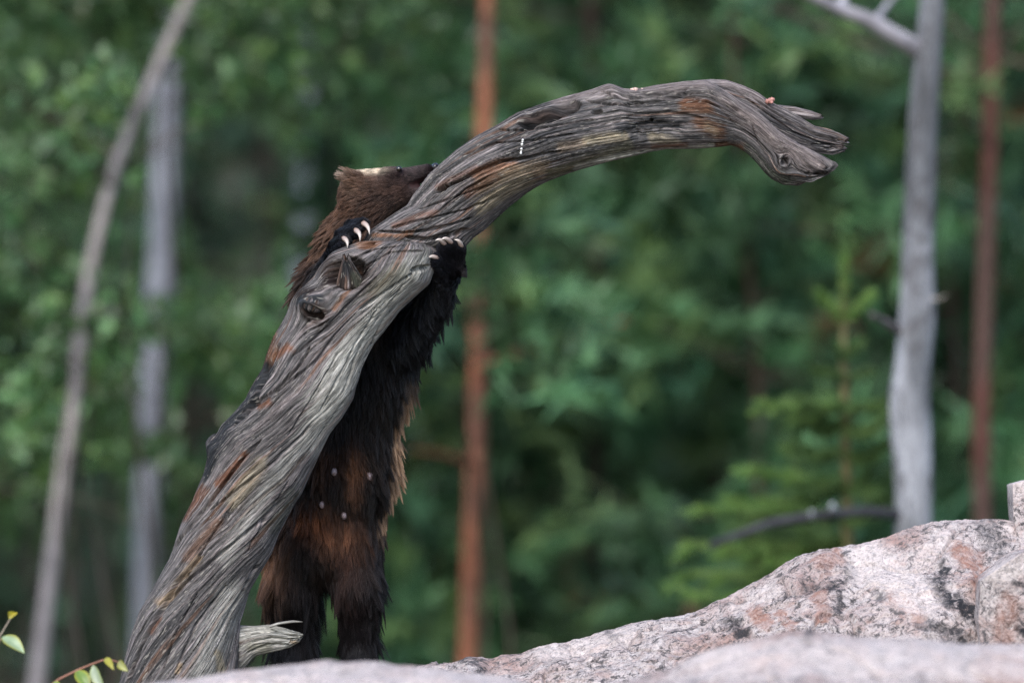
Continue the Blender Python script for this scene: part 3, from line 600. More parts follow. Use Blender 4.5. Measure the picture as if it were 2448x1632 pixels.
def rcone(p, a, ra, b, rb):
    ab = b - a; L2 = ab @ ab
    t = np.clip((p - a) @ ab / L2, 0, 1)
    return np.linalg.norm(p - a - t[..., None] * ab, axis=-1) - (ra + (rb - ra) * t)

def surface_nets(lo, hi, h, prims, cuts):
    n = np.ceil((hi - lo) / h).astype(int) + 1
    F = np.full(n, 0.08, np.float64)
    ax = [lo[i] + h * np.arange(n[i]) for i in range(3)]
    for a, ra, b, rb, _, _, _, k in prims:
        mn = np.minimum(a - ra, b - rb) - 0.07; mx = np.maximum(a + ra, b + rb) + 0.07
        i0 = np.clip(((mn - lo) / h).astype(int), 0, n); i1 = np.clip(((mx - lo) / h).astype(int) + 1, 0, n)
        if (i1 <= i0).any(): continue
        g = np.stack(np.meshgrid(*[ax[i][i0[i]:i1[i]] for i in range(3)], indexing='ij'), -1)
        d = rcone(g, a, ra, b, rb); sl = tuple(slice(i0[i], i1[i]) for i in range(3))
        f = F[sl]; hh = np.clip(0.5 + 0.5 * (f - d) / k, 0, 1)
        F[sl] = f * (1 - hh) + d * hh - k * hh * (1 - hh)
    for a, ra, b, rb, k in cuts:
        mn = np.minimum(a - ra, b - rb) - 0.02; mx = np.maximum(a + ra, b + rb) + 0.02
        i0 = np.clip(((mn - lo) / h).astype(int), 0, n); i1 = np.clip(((mx - lo) / h).astype(int) + 1, 0, n)
        g = np.stack(np.meshgrid(*[ax[i][i0[i]:i1[i]] for i in range(3)], indexing='ij'), -1)
        d = -rcone(g, a, ra, b, rb); sl = tuple(slice(i0[i], i1[i]) for i in range(3))
        F[sl] = np.maximum(F[sl], d)
    ins = F < 0
    nc = n - 1
    acc = np.zeros((*nc, 3)); cnt = np.zeros(nc)
    corners = [(i, j, k) for i in (0, 1) for j in (0, 1) for k in (0, 1)]
    def sub(A, c): return A[c[0]:c[0] + nc[0], c[1]:c[1] + nc[1], c[2]:c[2] + nc[2]]
    for c0 in corners:
        for axx in range(3):
            if c0[axx]: continue
            c1 = list(c0); c1[axx] = 1
            f0, f1 = sub(F, c0), sub(F, c1); m = (f0 < 0) != (f1 < 0)
            t = np.where(m, f0 / np.where(m, f0 - f1, 1), 0)
            for q in range(3): acc[..., q] += m * (c0[q] + (t if q == axx else 0))
            cnt += m
    act = cnt > 0
    idx = -np.ones(nc, int); idx[act] = np.arange(act.sum())
    ijk = np.argwhere(act)
    v = lo + h * (ijk + acc[act] / cnt[act][:, None])
    faces = []
    for axx in range(3):
        u, w = [(1, 2), (2, 0), (0, 1)][axx]
        s0 = [slice(1, -1)] * 3; s0[axx] = slice(0, -1); s1 = list(s0); s1[axx] = slice(1, None)
        A, B = ins[tuple(s0)], ins[tuple(s1)]
        for flip, m in ((False, A & ~B), (True, ~A & B)):
            q = np.argwhere(m)
            base = q.copy(); base[:, u] += 1; base[:, w] += 1
            def cell(du, dw):
                z = base.copy(); z[:, u] += du - 1; z[:, w] += dw - 1
                return idx[z[:, 0], z[:, 1], z[:, 2]]
            qd = np.stack([cell(0, 0), cell(1, 0), cell(1, 1), cell(0, 1)], 1)
            faces.append(qd[:, ::-1] if flip else qd)
    f = np.concatenate(faces); f = f[(f >= 0).all(1)]
    return v, f
cuts = [(P(984, 443, yy), .0028, P(1052, 425, yy), .0145, 0) for yy in (.06, .08, .095)]
lo = np.array([P(580, 0, 0.2)[0], -0.06, P(0, 1690, 0.2)[2]]); hi = np.array([P(1150, 0, 0.0)[0], 0.48, P(0, 360, 0.1)[2]])
bv, bf = surface_nets(lo, hi, 0.0048, RC, cuts)

REG = ['belly', 'chest', 'neck', 'head', 'snout', 'ear', 'arm', 'paw', 'pad', 'leg', 'foot']
def region_weights(p):
    d = np.stack([rcone(p, a, ra, b, rb) for a, ra, b, rb, *_ in RC], 1)
    w = np.exp(-np.clip(d - d.min(1, keepdims=True), 0, 1) / 0.008); w /= w.sum(1, keepdims=True)
    return w
def blob(px, py, cx, cy, rx, ry, e=1.0): return np.exp(-(((px - cx) / rx) ** 2 + ((py - cy) / ry) ** 2) ** e)
def pelage(p, nrm, w):
    """Root and tip colour of the coat over the body."""
    rw = {r: sum(w[:, i] for i, q in enumerate(RC) if q[6] == r) for r in REG}
    px, py = PX(p)
    cr = np.zeros((len(p), 3)); ct = np.zeros((len(p), 3))
    def add(rw_, a, b):
        nonlocal cr, ct
        cr = cr + rw_[:, None] * np.array(a); ct = ct + rw_[:, None] * np.array(b)
    add(rw['belly'], (.007, .004, .003), (.008, .005, .004)); add(rw['chest'], (.004, .003, .003), (.005, .0035, .0035)); add(rw['neck'], (.050, .022, .013), (.075, .038, .024))
    add(rw['head'], (.040, .021, .014), (.075, .043, .030)); add(rw['snout'], (.024, .016, .017), (.032, .022, .022)); add(rw['ear'], (.075, .034, .019), (.24, .16, .12))
    add(rw['arm'], (.006, .006, .007), (.008, .008, .010)); add(rw['paw'], (.007, .007, .009), (.012, .012, .016)); add(rw['pad'], (.03, .025, .027), (.03, .025, .027))
    add(rw['leg'], (.007, .005, .005), (.007, .0055, .0065)); add(rw['foot'], (.009, .008, .010), (.010, .009, .011))
    sh = gn(p[:, 0] * 30, p[:, 1] * 30, p[:, 2] * 14, 90)
    def over(f, a, b=None, n=0.35):
        nonlocal cr, ct
        f = np.clip(f * (1 + n * sh), 0, 1)[:, None]
        cr = cr * (1 - f) + f * np.array(a); ct = ct * (1 - f) + f * np.array(b if b is not None else a)
    fr = nrm[:, 1] < 0.35
    over(.9 * fr * blob(px, py, 805, 1262, 46, 40), (.15, .055, .025), (.22, .095, .048)); over(.8 * fr * blob(px, py, 842, 1112, 15, 50), (.24, .10, .045)); over(.8 * fr * blob(px, py, 750, 1222, 42, 34), (.16, .055, .022))
    over(.9 * fr * blob(px, py, 648, 1322, 40, 62), (.20, .092, .046), (.30, .155, .09)); over(.6 * fr * blob(px, py, 828, 1345, 34, 70), (.055, .024, .016)); over(.6 * fr * blob(px, py, 800, 1090, 60, 34), (.055, .024, .012)); over(.5 * fr * blob(px, py, 770, 1165, 20, 60), (.055, .024, .011))
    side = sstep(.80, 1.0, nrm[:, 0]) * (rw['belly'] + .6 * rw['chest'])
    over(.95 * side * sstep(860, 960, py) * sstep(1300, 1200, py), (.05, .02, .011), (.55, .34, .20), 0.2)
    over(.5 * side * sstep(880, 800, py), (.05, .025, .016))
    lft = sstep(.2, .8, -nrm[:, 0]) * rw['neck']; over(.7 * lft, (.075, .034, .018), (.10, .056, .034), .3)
    over(.85 * rw['neck'] * blob(px, py, 930, 520, 60, 50), (.02, .013, .011)); over(.8 * blob(px, py, 962, 492, 40, 20) * (rw['neck'] + rw['head']), (.018, .013, .012))
    over(.7 * rw['neck'] * sstep(630, 680, py), (.012, .007, .006), (.03, .018, .014))
    over(.97 * blob(px, py, 892, 407, 33, 10, 1.3), (.40, .31, .22), (.62, .52, .40), .1); over(.7 * (rw['head'] + rw['ear']) * blob(px, py, 850, 450, 26, 24), (.05, .024, .014), (.12, .07, .046)); over(.6 * rw['head'] * blob(px, py, 900, 468, 44, 14), (.018, .010, .009), (.03, .017, .014))
    over(.6 * rw['ear'] * blob(px, py, 838, 410, 14, 10), (.30, .19, .12)); over(.85 * rw['ear'] * blob(px, py, 824, 418, 12, 14), (.25, .18, .14), (.55, .44, .36))
    mo_ = np.exp(.55 * gn(p[:, 0] * 45, p[:, 1] * 45, p[:, 2] * 45, 95))[:, None]
    return cr * 1.1 * mo_, ct * 1.1 * mo_

# normals of the body mesh
def vnormals(v, f):
    n = np.cross(v[f[:, 2]] - v[f[:, 0]], v[f[:, 3]] - v[f[:, 1]])
    o = np.zeros_like(v)
    for k in range(4): np.add.at(o, f[:, k], n)
    return o / (np.linalg.norm(o, axis=1)[:, None] + 1e-12)
bn = vnormals(bv, bf)
bw = region_weights(bv); cr, ct = pelage(bv, bn, bw)
mo = np.min([rcone(bv, a_, ra_, b_, rb_) for a_, ra_, b_, rb_, _ in cuts], axis=0)[:, None] < .003
cr = np.where(mo, np.array([.030, .010, .010]), cr)
M_SKIN = mat_plain('dark_hide', (1, 1, 1), 0.7, 0.25, 0.2, 120, usecol=True)
body = mesh_np('body', bv, bf, M_SKIN, wolv, col=np.clip(cr * 0.7, 0.003, 1), off=WOFF)

def mat_fur():
    m, n, l, b = newmat('wet_fur')
    c = attr(n, 'col').outputs['Color']
    l.new(c, b.inputs['Base Color']); b.inputs['Roughness'].default_value = 0.42; b.inputs['Specular IOR Level'].default_value = 0.22
    return m

def make_fur(N, seed, spikes=False):
    r = np.random.default_rng(seed)
    fc = bv[bf].mean(1); fn = bn[bf].mean(1); fn /= np.linalg.norm(fn, axis=1)[:, None]
    area = np.linalg.norm(np.cross(bv[bf[:, 2]] - bv[bf[:, 0]], bv[bf[:, 3]] - bv[bf[:, 1]]), axis=1)
    fw = region_weights(fc)
    hl = np.array([q[5] for q in RC])
    px, py = PX(fc)
    face = np.where(fn[:, 1] > 0.55, 0.3, 1.0)                       # fewer hairs on the side turned away
    hd = fw @ hl
    dens = area * face * np.clip(0.022 / hd, 0.6, 4.0) * np.where(py > 1660, 0.2, 1.0)
    mo = np.min([rcone(fc, a_, ra_, b_, rb_) for a_, ra_, b_, rb_, _ in cuts], axis=0); dens = dens * (mo > 0.004) * (np.linalg.norm(fc - P(954, 404, .087), axis=1) > .0085)
    if spikes:
        rn = np.array([q[6] for q in RC]); side = np.abs(fn[:, 0]) > .45
        sel = fw @ np.isin(rn, ['belly', 'chest', 'neck', 'arm', 'leg']).astype(float)
        dens = dens * (sel > .6) * (0.12 + side)
    def sample(n):
        fi = r.choice(len(bf), n, p=dens / dens.sum())
        u, t = r.random(n), r.random(n)
        q = bv[bf[fi]]
        return fi, (q[:, 0] * ((1 - u) * (1 - t))[:, None] + q[:, 1] * (u * (1 - t))[:, None] + q[:, 2] * (u * t)[:, None] + q[:, 3] * ((1 - u) * t)[:, None])
    def grow(fi, root, n):
        w = fw[fi]; nn = fn[fi]
        L = (w @ hl) * (0.75 + 0.5 * r.random(n))
        flow = w @ np.array([q[4] / np.linalg.norm(q[4]) for q in RC])
        flow = flow + 0.22 * np.stack([gn(root[:, 0] * 25, root[:, 1] * 25, root[:, 2] * 25, 70 + i) for i in range(3)], 1)
        flow -= nn * (flow * nn).sum(1)[:, None] * 0.9; flow /= np.linalg.norm(flow, axis=1)[:, None] + 1e-9
        lift = np.array([{'belly': .75, 'chest': .75, 'neck': 1.05, 'head': .42, 'snout': .25, 'ear': .6, 'arm': .42, 'paw': .35, 'pad': .2, 'leg': .36, 'foot': .3}[q[6]] for q in RC])
        li = (w @ lift) * (1.35 if spikes else 1.0)
        d = flow + nn * li[:, None] + 0.10 * r.normal(size=(n, 3)); d /= np.linalg.norm(d, axis=1)[:, None]
        return L, d, flow
    gfi, groot = sample(int(N / (40 if spikes else 26))); gL, gd, gflow = grow(gfi, groot, len(groot))
    if spikes: gL = gL * 1.35
    gL = gL * (0.95 + 0.45 * r.random(len(gL))); gtone = 0.65 + 0.7 * r.random(len(gL))
    kd = kdtree.KDTree(len(groot))
    for i, p in enumerate(groot): kd.insert(p, i)
    kd.balance()
    fi, root = sample(N); L, d, flow = grow(fi, root, N)
    near = np.array([kd.find(p)[1] for p in root])
    T = np.array([0, .22, .48, .75, 1.0]); k = len(T)
    def path(root, L, d, flow):
        t = T[None, :, None]
        return root[:, None] + L[:, None, None] * (d[:, None] * t + 0.35 * t * t * (flow - 0.5 * d)[:, None] + np.array([0, 0, -0.10]) * t * t)
    own = path(root, L, d, flow); gp = path(groot, gL, gd, gflow)[near]
    cl = (fw[fi] @ np.array([{'belly': .68, 'chest': .75, 'neck': .86, 'head': .45, 'snout': .2, 'ear': .6, 'arm': .75, 'paw': .45, 'pad': .2, 'leg': .6, 'foot': .5}[q[6]] for q in RC])) * (0.6 + 0.5 * r.random(N))
    if spikes: cl = .93 + 0 * cl; L = L * 1.2
    c_ = np.clip(cl, 0, .93)[:, None, None] * (T[None, :, None] ** 1.3)
    far = np.clip(1 - np.linalg.norm(root - groot[near], axis=1) / (0.03 if spikes else 0.022), 0, 1)[:, None, None] ** .5
    pts = own * (1 - c_ * far) + gp * c_ * far
    a, b = pelage(root, fn[fi], fw[fi])
    var = (0.75 + 0.5 * r.random((N, 1))) * gtone[near][:, None]
    a, b = a * var, b * var
    tt = T[None, :, None] ** 1.4
    col = np.clip(a[:, None] * (1 - tt) + b[:, None] * tt, 0.002, .9)
    pts = pts - WOFF
    hc = bpy.data.hair_curves.new('fur'); hc.add_curves([k] * N)
    hc.points.foreach_set('position', pts.astype(np.float32).ravel())
    base_r = 0.00026 + 0.00026 * r.random(N)
    rad = base_r[:, None] * np.array([1, 1, .9, .65, .15])[None]
    at = hc.attributes.get('radius') or hc.attributes.new('radius', 'FLOAT', 'POINT')
    at.data.foreach_set('value', rad.astype(np.float32).ravel())
    ca = hc.attributes.new('col', 'FLOAT_COLOR', 'POINT')
    ca.data.foreach_set('color', np.concatenate([col, np.ones((N, k, 1))], 2).astype(np.float32).ravel())
    hc.materials.append(mat_fur())
    o = bpy.data.objects.new('guard_hair' if spikes else 'fur', hc); C.objects.link(o); o.parent = wolv
    return o
make_fur(200000, 11); make_fur(46000, 12, True)
SC.cycles_curves.shape = 'RIBBONS'

def claw(base, midp, tipp, r):
    q = np.array([base, midp, tipp]); t = np.linspace(0, 1, 12)[:, None]
    pts = (1 - t) ** 2 * q[0] + 2 * t * (1 - t) * q[1] + t ** 2 * q[2]
    rad = r * np.clip(1 - t[:, 0] ** 1.7, 0.03, 1)
    v, f = tube(pts, rad, 12)
    tt = np.r_[np.repeat(t[:, 0], 12), 0, 1][:, None]
    col = np.array((.30, .19, .15)) * (1 - tt) + np.array((.60, .55, .50)) * tt
    mb = MB(); mb.add(v, f); mb.c = [col]
    return mb.build('claw', M_CLAW, wolv, WOFF)
M_CLAW = mat_plain('horn', (1, 1, 1), 0.28, 0.6, 0.12, 300, usecol=True)
for b_, m_, t_, r_ in [((1046, 618, -.028), (1030, 608, -.05), (1023, 618, -.046), .0052), ((1064, 586, -.018), (1052, 566, -.045), (1040, 576, -.042), .0055), ((1080, 583, -.012), (1066, 562, -.04), (1054, 574, -.04), .0055), ((1103, 590, -.004), (1098, 570, -.025), (1086, 574, -.022), .0052),
                   ((820, 570, -.010), (834, 572, -.045), (830, 594, -.040), .0058), ((848, 550, -.002), (864, 554, -.04), (860, 578, -.036), .0060), ((866, 533, .006), (884, 538, -.03), (883, 562, -.028), .0060)]:
    claw(P(*b_), P(*m_), P(*t_), r_)

def ellipsoid(name, cpt, r, mat, parent, axes=(1, 1, 1), col=(1, 1, 1), seed=0, rough=0.0):
    u = np.linspace(0.02, np.pi - 0.02, 14); w = np.linspace(0, 2 * np.pi, 20, endpoint=False)
    U, Wd = np.meshgrid(u, w, indexing='ij')
    dv = np.stack([np.sin(U) * np.cos(Wd), np.sin(U) * np.sin(Wd), np.cos(U)], -1).reshape(-1, 3)
    rr = 1 + rough * gn(dv[:, 0] * 2, dv[:, 1] * 2, dv[:, 2] * 2, seed)
    v = np.asarray(cpt) + dv * rr[:, None] * r * np.array(axes)
    mb = MB(); mb.add(v, gridfaces(14, 20), col)
    return mb.build(name, mat, parent, WOFF)
M_EYE = mat_plain('eye', (0.012, 0.008, 0.006), 0.05, 0.9, 0.05, 50)
M_NOSE = mat_plain('nose_leather', (0.02, 0.018, 0.02), 0.22, 0.7, 0.3, 200)
M_TEAT = mat_plain('bare_skin', (0.24, 0.18, 0.185), 0.35, 0.5, 0.15, 200)
ellipsoid('eye', P(954, 404, .087), .0060, M_EYE, wolv)
ellipsoid('nose', P(1041, 399, .10), .0085, M_NOSE, wolv, (1.0, 1.3, 0.95), rough=0.2, seed=4)
def on_body(px, py, out):
    """Depth of the coat's front at a photo position."""
    X, Y = PX(bv); m = (np.hypot(X - px, Y - py) < 9) & (bn[:, 1] < 0)
    return P(px, py, bv[m, 1].min() - out) if m.any() else P(px, py, 0.18)
for tx, ty, r_ in [(799, 1128, .0075), (884, 1138, .0080), (770, 1206, .0070), (822, 1232, .0070)]:
    ellipsoid('teat', on_body(tx, ty, .011), r_, M_TEAT, wolv, (.85, 1.3, 1.15), seed=tx, rough=0.15)
# whiskers
for k in range(7):
    a = P(1004 + 4 * k, 424 - 3 * k, .085); mb = MB()
    pts = np.array([a + np.array([-.006 * t * 3 + .004 * k * t, -.012 * t * 2, .018 * t * (0.5 + .2 * k) - .01 * t * t]) * 1.0 for t in np.linspace(0, 1, 5)])
    v, f = tube(pts, np.linspace(.00028, .00008, 5), 4); mb.add(v, f, (.02, .018, .018)); mb.build('whisker', M_SKIN, wolv, WOFF)
# ------------------------------------------------------------------ trees and undergrowth behind
BARKC = dict(deadgrey=(.26, .27, .29), birch=(.40, .38, .38), pale=(.40, .41, .46), pine=(.29, .115, .066), darkpine=(.050, .030, .024), redpine=(.10, .042, .034), spruce=(.055, .042, .034), twig=(.085, .065, .052))
def trunk_tube(mb, ctrl, col, n=60, nt_=16, var=0.35, seed=0, patch=None, spatch=(3, 3)):
    """ctrl rows: x, y, z, radius"""
    q = resample(ctrl, n); v, f = tube(q[:, :3], q[:, 3], nt_)
    sh = gn(v[:, 0] * 14, v[:, 1] * 14, v[:, 2] * 5, seed); v[:-2] += 0
    d = 0.07 * gn(v[:, 0] * 9, v[:, 1] * 9, v[:, 2] * 6, seed + 1)
    rad = np.r_[np.repeat(q[:, 3], nt_), 0, 0]; cen = np.concatenate([np.repeat(q[:, :3], nt_, 0), v[-2:]])
    nn = v - cen; v = cen + nn * (1 + d)[:, None]
    c = np.array(col) * (1 + var * sh)[:, None]
    if patch is not None:
        m = sstep(-0.1, 0.3, gn(v[:, 0] * 5, v[:, 1] * 5, v[:, 2] * spatch[0], seed + 5)); c = c * (1 - m[:, None]) + np.array(patch) * m[:, None]
    mb.add(v, f, np.clip(c, .005, .9))
    return q
def ptrunk(pts, y, to_ground=True, up=None):
    """Trunk control points from photo positions and widths at one depth; carried down to the ground."""
    s = (D + y) / D
    rows = [np.r_[P(a, b, y), w * K * s / 2] for a, b, w in pts]
    if to_ground:
        a, b = rows[0], rows[1]; dirv = (a[:3] - b[:3]) / np.linalg.norm(a[:3] - b[:3])
        gz = float(ground_z(np.array(a[0]), np.array(a[1]))) - 0.1
        if a[2] > gz + 0.1:
            t = (a[2] - gz) / max(0.4, -dirv[2]); e = a[:3] + dirv * t * 0.95; e[2] = gz
            rows = [np.r_[e, a[3] * 1.25]] + rows
    if up:
        a, b = rows[-1], rows[-2]; dirv = (a[:3] - b[:3]) / np.linalg.norm(a[:3] - b[:3])
        rows.append(np.r_[a[:3] + dirv * up, a[3] * 0.35])
    return np.array(rows)

GREENS = dict(birch=[(.085, .175, .065), (.125, .215, .095), (.060, .140, .055), (.100, .170, .050)], pine=[(.070, .165, .074), (.100, .200, .096), (.118, .195, .072), (.052, .130, .070)], spruce=[(.034, .080, .052), (.050, .105, .062), (.065, .115, .055)], young=[(.16, .28, .07), (.20, .31, .09), (.12, .22, .06)], rustle=[(.13, .075, .035)])
def leaves(mb, cen, size, cols, r, droop=0.5, slim=0.6, rusty=0.0, fold=0.18):
    """One folded leaf blade (two quads' worth of triangles) at every centre."""
    n = len(cen)
    ax = r.normal(size=(n, 3)); ax[:, 2] -= droop; ax /= np.linalg.norm(ax, axis=1)[:, None]
    nr = r.normal(size=(n, 3)) * 0.75 + np.array([0, -0.25, 0.75]); nr -= ax * (nr * ax).sum(1)[:, None]; nr /= np.linalg.norm(nr, axis=1)[:, None]
    bx = np.cross(nr, ax); L = size * (0.65 + 0.7 * r.random(n))[:, None]
    a = cen - ax * L * .5; b = cen + ax * L * .5
    m1 = cen + bx * L * slim * .5 + nr * L * fold - ax * L * .06; m2 = cen - bx * L * slim * .5 + nr * L * fold - ax * L * .06
    v = np.stack([a, m1, b, m2], 1).reshape(-1, 3)
    i = np.arange(n)[:, None] * 4
    f = np.concatenate([i + np.array([[0, 1, 2]]), i + np.array([[0, 2, 3]])])
    cols = np.array(cols); c = cols[r.integers(0, len(cols), n)] * (0.7 + 0.6 * r.random((n, 1)))
    if rusty: 
        k = r.random(n) < rusty; c[k] = np.array(GREENS['rustle'][0]) * (0.6 + 0.7 * r.random((k.sum(), 1)))
    mb.add(v, f[:, [0, 1, 2, 2]], np.repeat(c, 4, 0))
def needle_spray(mb, p0, p1, r, cols, n, ln, wd, rusty=0.0):
    """Needles standing round a twig from p0 to p1."""
    t = r.random(n)[:, None]; c = p0 + (p1 - p0) * t
    ax = (p1 - p0) / (np.linalg.norm(p1 - p0) + 1e-9)
    d = ax * 0.8 + r.normal(size=(n, 3)) * 0.7; d /= np.linalg.norm(d, axis=1)[:, None]
    s = np.cross(d, r.normal(size=(n, 3))); s /= np.linalg.norm(s, axis=1)[:, None]
    L = ln * (0.7 + 0.6 * r.random((n, 1)))
    v = np.stack([c - s * wd, c + s * wd, c + d * L], 1).reshape(-1, 3)
    cc = np.array(cols)[r.integers(0, len(cols))] * (0.75 + 0.5 * r.random((n, 1)))
    if rusty and r.random() < rusty: cc = np.array(GREENS['rustle'][0]) * (0.7 + 0.5 * r.random((n, 1)))
    mb.add(v, (np.arange(n)[:, None] * 3 + np.array([[0, 1, 2]])), np.repeat(cc, 3, 0))

def needle_sprays(mb, A, B, col, r, n, ln, wd):
    m = len(A); t = r.random((m, n, 1)); c = A[:, None] + (B - A)[:, None] * t
    ax = (B - A) / (np.linalg.norm(B - A, axis=1)[:, None] + 1e-9)
    d = ax[:, None] * 0.8 + r.normal(size=(m, n, 3)) * 0.7; d /= np.linalg.norm(d, axis=2)[..., None]
    s = np.cross(d, r.normal(size=(m, n, 3))); s /= np.linalg.norm(s, axis=2)[..., None]
    L = ln * (0.7 + 0.6 * r.random((m, n, 1)))
    v = np.stack([c - s * wd, c + s * wd, c + d * L], 2).reshape(-1, 3)
    cc = np.repeat((col[:, None] * (0.75 + 0.5 * r.random((m, n, 1)))).reshape(-1, 3), 3, 0)
    mb.add(v, np.arange(m * n)[:, None] * 3 + np.array([[0, 1, 2]]), cc)

def tree(name, label, cat, ctrl, bark, kind, seed, group=None, crown=(0.3, 1.0), reach=0.9, nlimb=26, per=46, size=0.06, patch=None, spatch=(3, 3), rusty=0.0, limb_r=0.010, holes=(), var=0.35, twigs=True, extra=()):
    r = np.random.default_rng(seed)
    base = ctrl[0, :3].copy(); o = thing(name, base, label, cat, group)
    mt = MB(); q = trunk_tube(mt, ctrl, bark, seed=seed, patch=patch, spatch=spatch, var=var)
    mc = MB(); n = len(q); sprays = []
    ks = list(r.uniform(crown[0], crown[1], nlimb))
    for k in ks:
        i = min(n - 1, int(k * (n - 1))); p = q[i, :3]
        az = r.uniform(0, 2 * np.pi); taper = (1 - 0.65 * (k - crown[0]) / max(1e-6, crown[1] - crown[0])) if kind != 'birch' else (1 - 0.35 * k)
        L = reach * taper * r.uniform(0.55, 1.15); tone = r.uniform(.35, .9) if r.random() < .5 else r.uniform(.9, 1.6)
        up = {'birch': 0.45, 'pine': 0.15, 'spruce': -0.25}[kind] + 0.25 * r.normal()
        dv = np.array([math.cos(az), math.sin(az), up]); dv /= np.linalg.norm(dv)
        t = np.linspace(0, 1, 6)[:, None]
        pts = p + dv * L * t + np.array([0, 0, {'birch': -.28, 'pine': .05, 'spruce': .12}[kind]]) * L * t * t
        v, f = tube(pts, np.linspace(min(limb_r, q[i, 3] * .6), .0025, 6), 5); mt.add(v, f, np.array(BARKC['twig']))
        if kind == 'birch':
            nl = per; cen = pts[r.integers(2, 6, nl)] + r.normal(size=(nl, 3)) * 0.11 * np.array([1, 1, .9]) * (reach / 0.9)
            keep = clear(cen)
            X, Y = PX(cen)
            for hx, hy, rx, ry in holes: keep &= ((X - hx) / rx) ** 2 + ((Y - hy) / ry) ** 2 > 1
            if keep.any(): leaves(mc, cen[keep], size, np.array(GREENS['birch']) * tone, r, rusty=rusty)
        else:
            m = max(3, per // 8)
            a = pts[r.integers(1, 6, m)] + r.normal(size=(m, 3)) * .04
            tw = dv * 0.6 + r.normal(size=(m, 3)) * 0.6 + np.array([0, 0, -.1]); tw /= np.linalg.norm(tw, axis=1)[:, None]
            b = a + tw * size * r.uniform(1.5, 3.2, (m, 1)); g_ = np.array(GREENS[kind])[r.integers(0, len(GREENS[kind]), m)] * tone
            if rusty: g_[r.random(m) < rusty] = GREENS['rustle'][0]
            sprays.append((a, b, g_))
    if sprays:
        A, B, G_ = [np.concatenate([q_[k] for q_ in sprays]) for k in range(3)]; keep = clear((A + B) / 2); X, Y = PX((A + B) / 2)
        for hx, hy, rx, ry in holes: keep &= ((X - hx) / rx) ** 2 + ((Y - hy) / ry) ** 2 > 1
        needle_sprays(mc, A[keep], B[keep], G_[keep], r, 22, size * 1.15, size * .13)
    for pts_, w in extra:
        e = np.array(pts_); v, f = tube(resample(e, 14), np.linspace(w, w * .35, 14), 8); mt.add(v, f, np.array(bark) * .8)
    mt.build('trunk', M_BARK, o, base)
    if mc.n: mc.build('crown', M_LEAF if kind == 'birch' else M_NEEDLE, o, base, smooth=False)
    return o

CORR = [([(90, 1640), (130, 1300), (150, 1130), (178, 960), (190, 830)], 46, 8.0), ([(190, 740), (205, 690)], 30, 8.0), ([(232, 590), (282, 380), (335, 255)], 44, 8.0), ([(370, 180), (400, 110)], 40, 8.0),
        ([(386, 650), (394, 420), (398, 250)], 62, 11.5), ([(345, 1300), (355, 1150)], 50, 11.5), ([(365, 1000), (370, 850)], 44, 11.5), ([(724, 660), (735, 420)], 44, 16.0),
        ([(1120, 1600), (1126, 1400)], 40, 9.5), ([(1130, 1260), (1138, 1080)], 40, 9.5), ([(1141, 1010), (1143, 880)], 46, 9.5), ([(1141, 830), (1140, 690)], 44, 9.5), ([(1150, 560), (1152, 520)], 50, 9.5), ([(1160, 250), (1166, 0)], 44, 9.5),
        ([(1412, 1500), (1424, 1200), (1430, 900), (1424, 560)], 34, 11.0), ([(2350, 1300), (2345, 1000), (2356, 560)], 50, 8.5), ([(2366, 350), (2372, 120)], 40, 8.5), ([(1296, 570), (1300, 625)], 44, 16.0), ([(1318, 1270), (1322, 1330)], 46, 16.0), ([(1310, 1020), (1312, 1075)], 36, 16.0), ([(1312, 1460), (1316, 1500)], 40, 16.0), ([(1015, 1000), (1022, 1140)], 40, 17.0), ([(1026, 1330), (1030, 1420)], 40, 17.0)]
def clear(cen):
    X, Y = PX(cen); k = np.ones(len(cen), bool)
    for pts, w, yd in CORR:
        d, _ = seg_dist(X, Y, pts); k &= ~((d < w) & (cen[:, 1] < yd - .06))
    return k
HOLES = [(565, 480, 130, 210), (215, 1330, 100, 260), (480, 1000, 60, 120)]
tree('leaning_birch', 'thin leaning birch with pinkish grey bark and loose round leaves', 'tree', ptrunk([(95, 1580, 42), (130, 1300, 37), (150, 1130, 35), (178, 960, 32), (192, 800, 31), (205, 700, 30), (232, 560, 29), (282, 380, 28), (335, 255, 28), (400, 110, 29), (445, 10, 26), (520, -150, 28)], 8.0, up=2.2), (.30, .265, .255), 'birch', 101, crown=(0.42, 1.0), reach=1.15, nlimb=34, per=40, size=.055, holes=HOLES[:2], patch=(.19, .175, .18))
tree('birch_tree', 'upright pale blue-grey birch standing behind the leaning birch', 'tree', ptrunk([(348, 1500, 60), (352, 1250, 62), (368, 900, 65), (386, 650, 67), (394, 420, 63), (400, 220, 60), (410, -60, 53)], 11.5, up=3.5), (.29, .30, .345), 'birch', 102, crown=(0.5, 1.0), reach=1.3, nlimb=30, per=44, size=.06, holes=HOLES, patch=(.22, .23, .27), spatch=(5, 3))
tree('birch_tree', 'distant grey birch trunk showing behind the wolverine head', 'tree', ptrunk([(705, 1200, 44), (722, 700, 46), (735, 480, 44), (745, 300, 42), (760, -100, 38)], 16.0, up=3), (.24, .26, .31), 'birch', 103, crown=(0.6, 1.0), reach=1.3, nlimb=24, per=40, size=.06, holes=HOLES)
tree('birch_tree', 'distant pale birch glimpsed through pines beside the orange pine', 'tree', ptrunk([(1325, 1500, 46), (1310, 1000, 46), (1298, 600, 44), (1290, 300, 40)], 16.0, up=3), (.40, .42, .48), 'birch', 107, crown=(0.7, 1.0), reach=1.0, nlimb=14, per=30, size=.06)
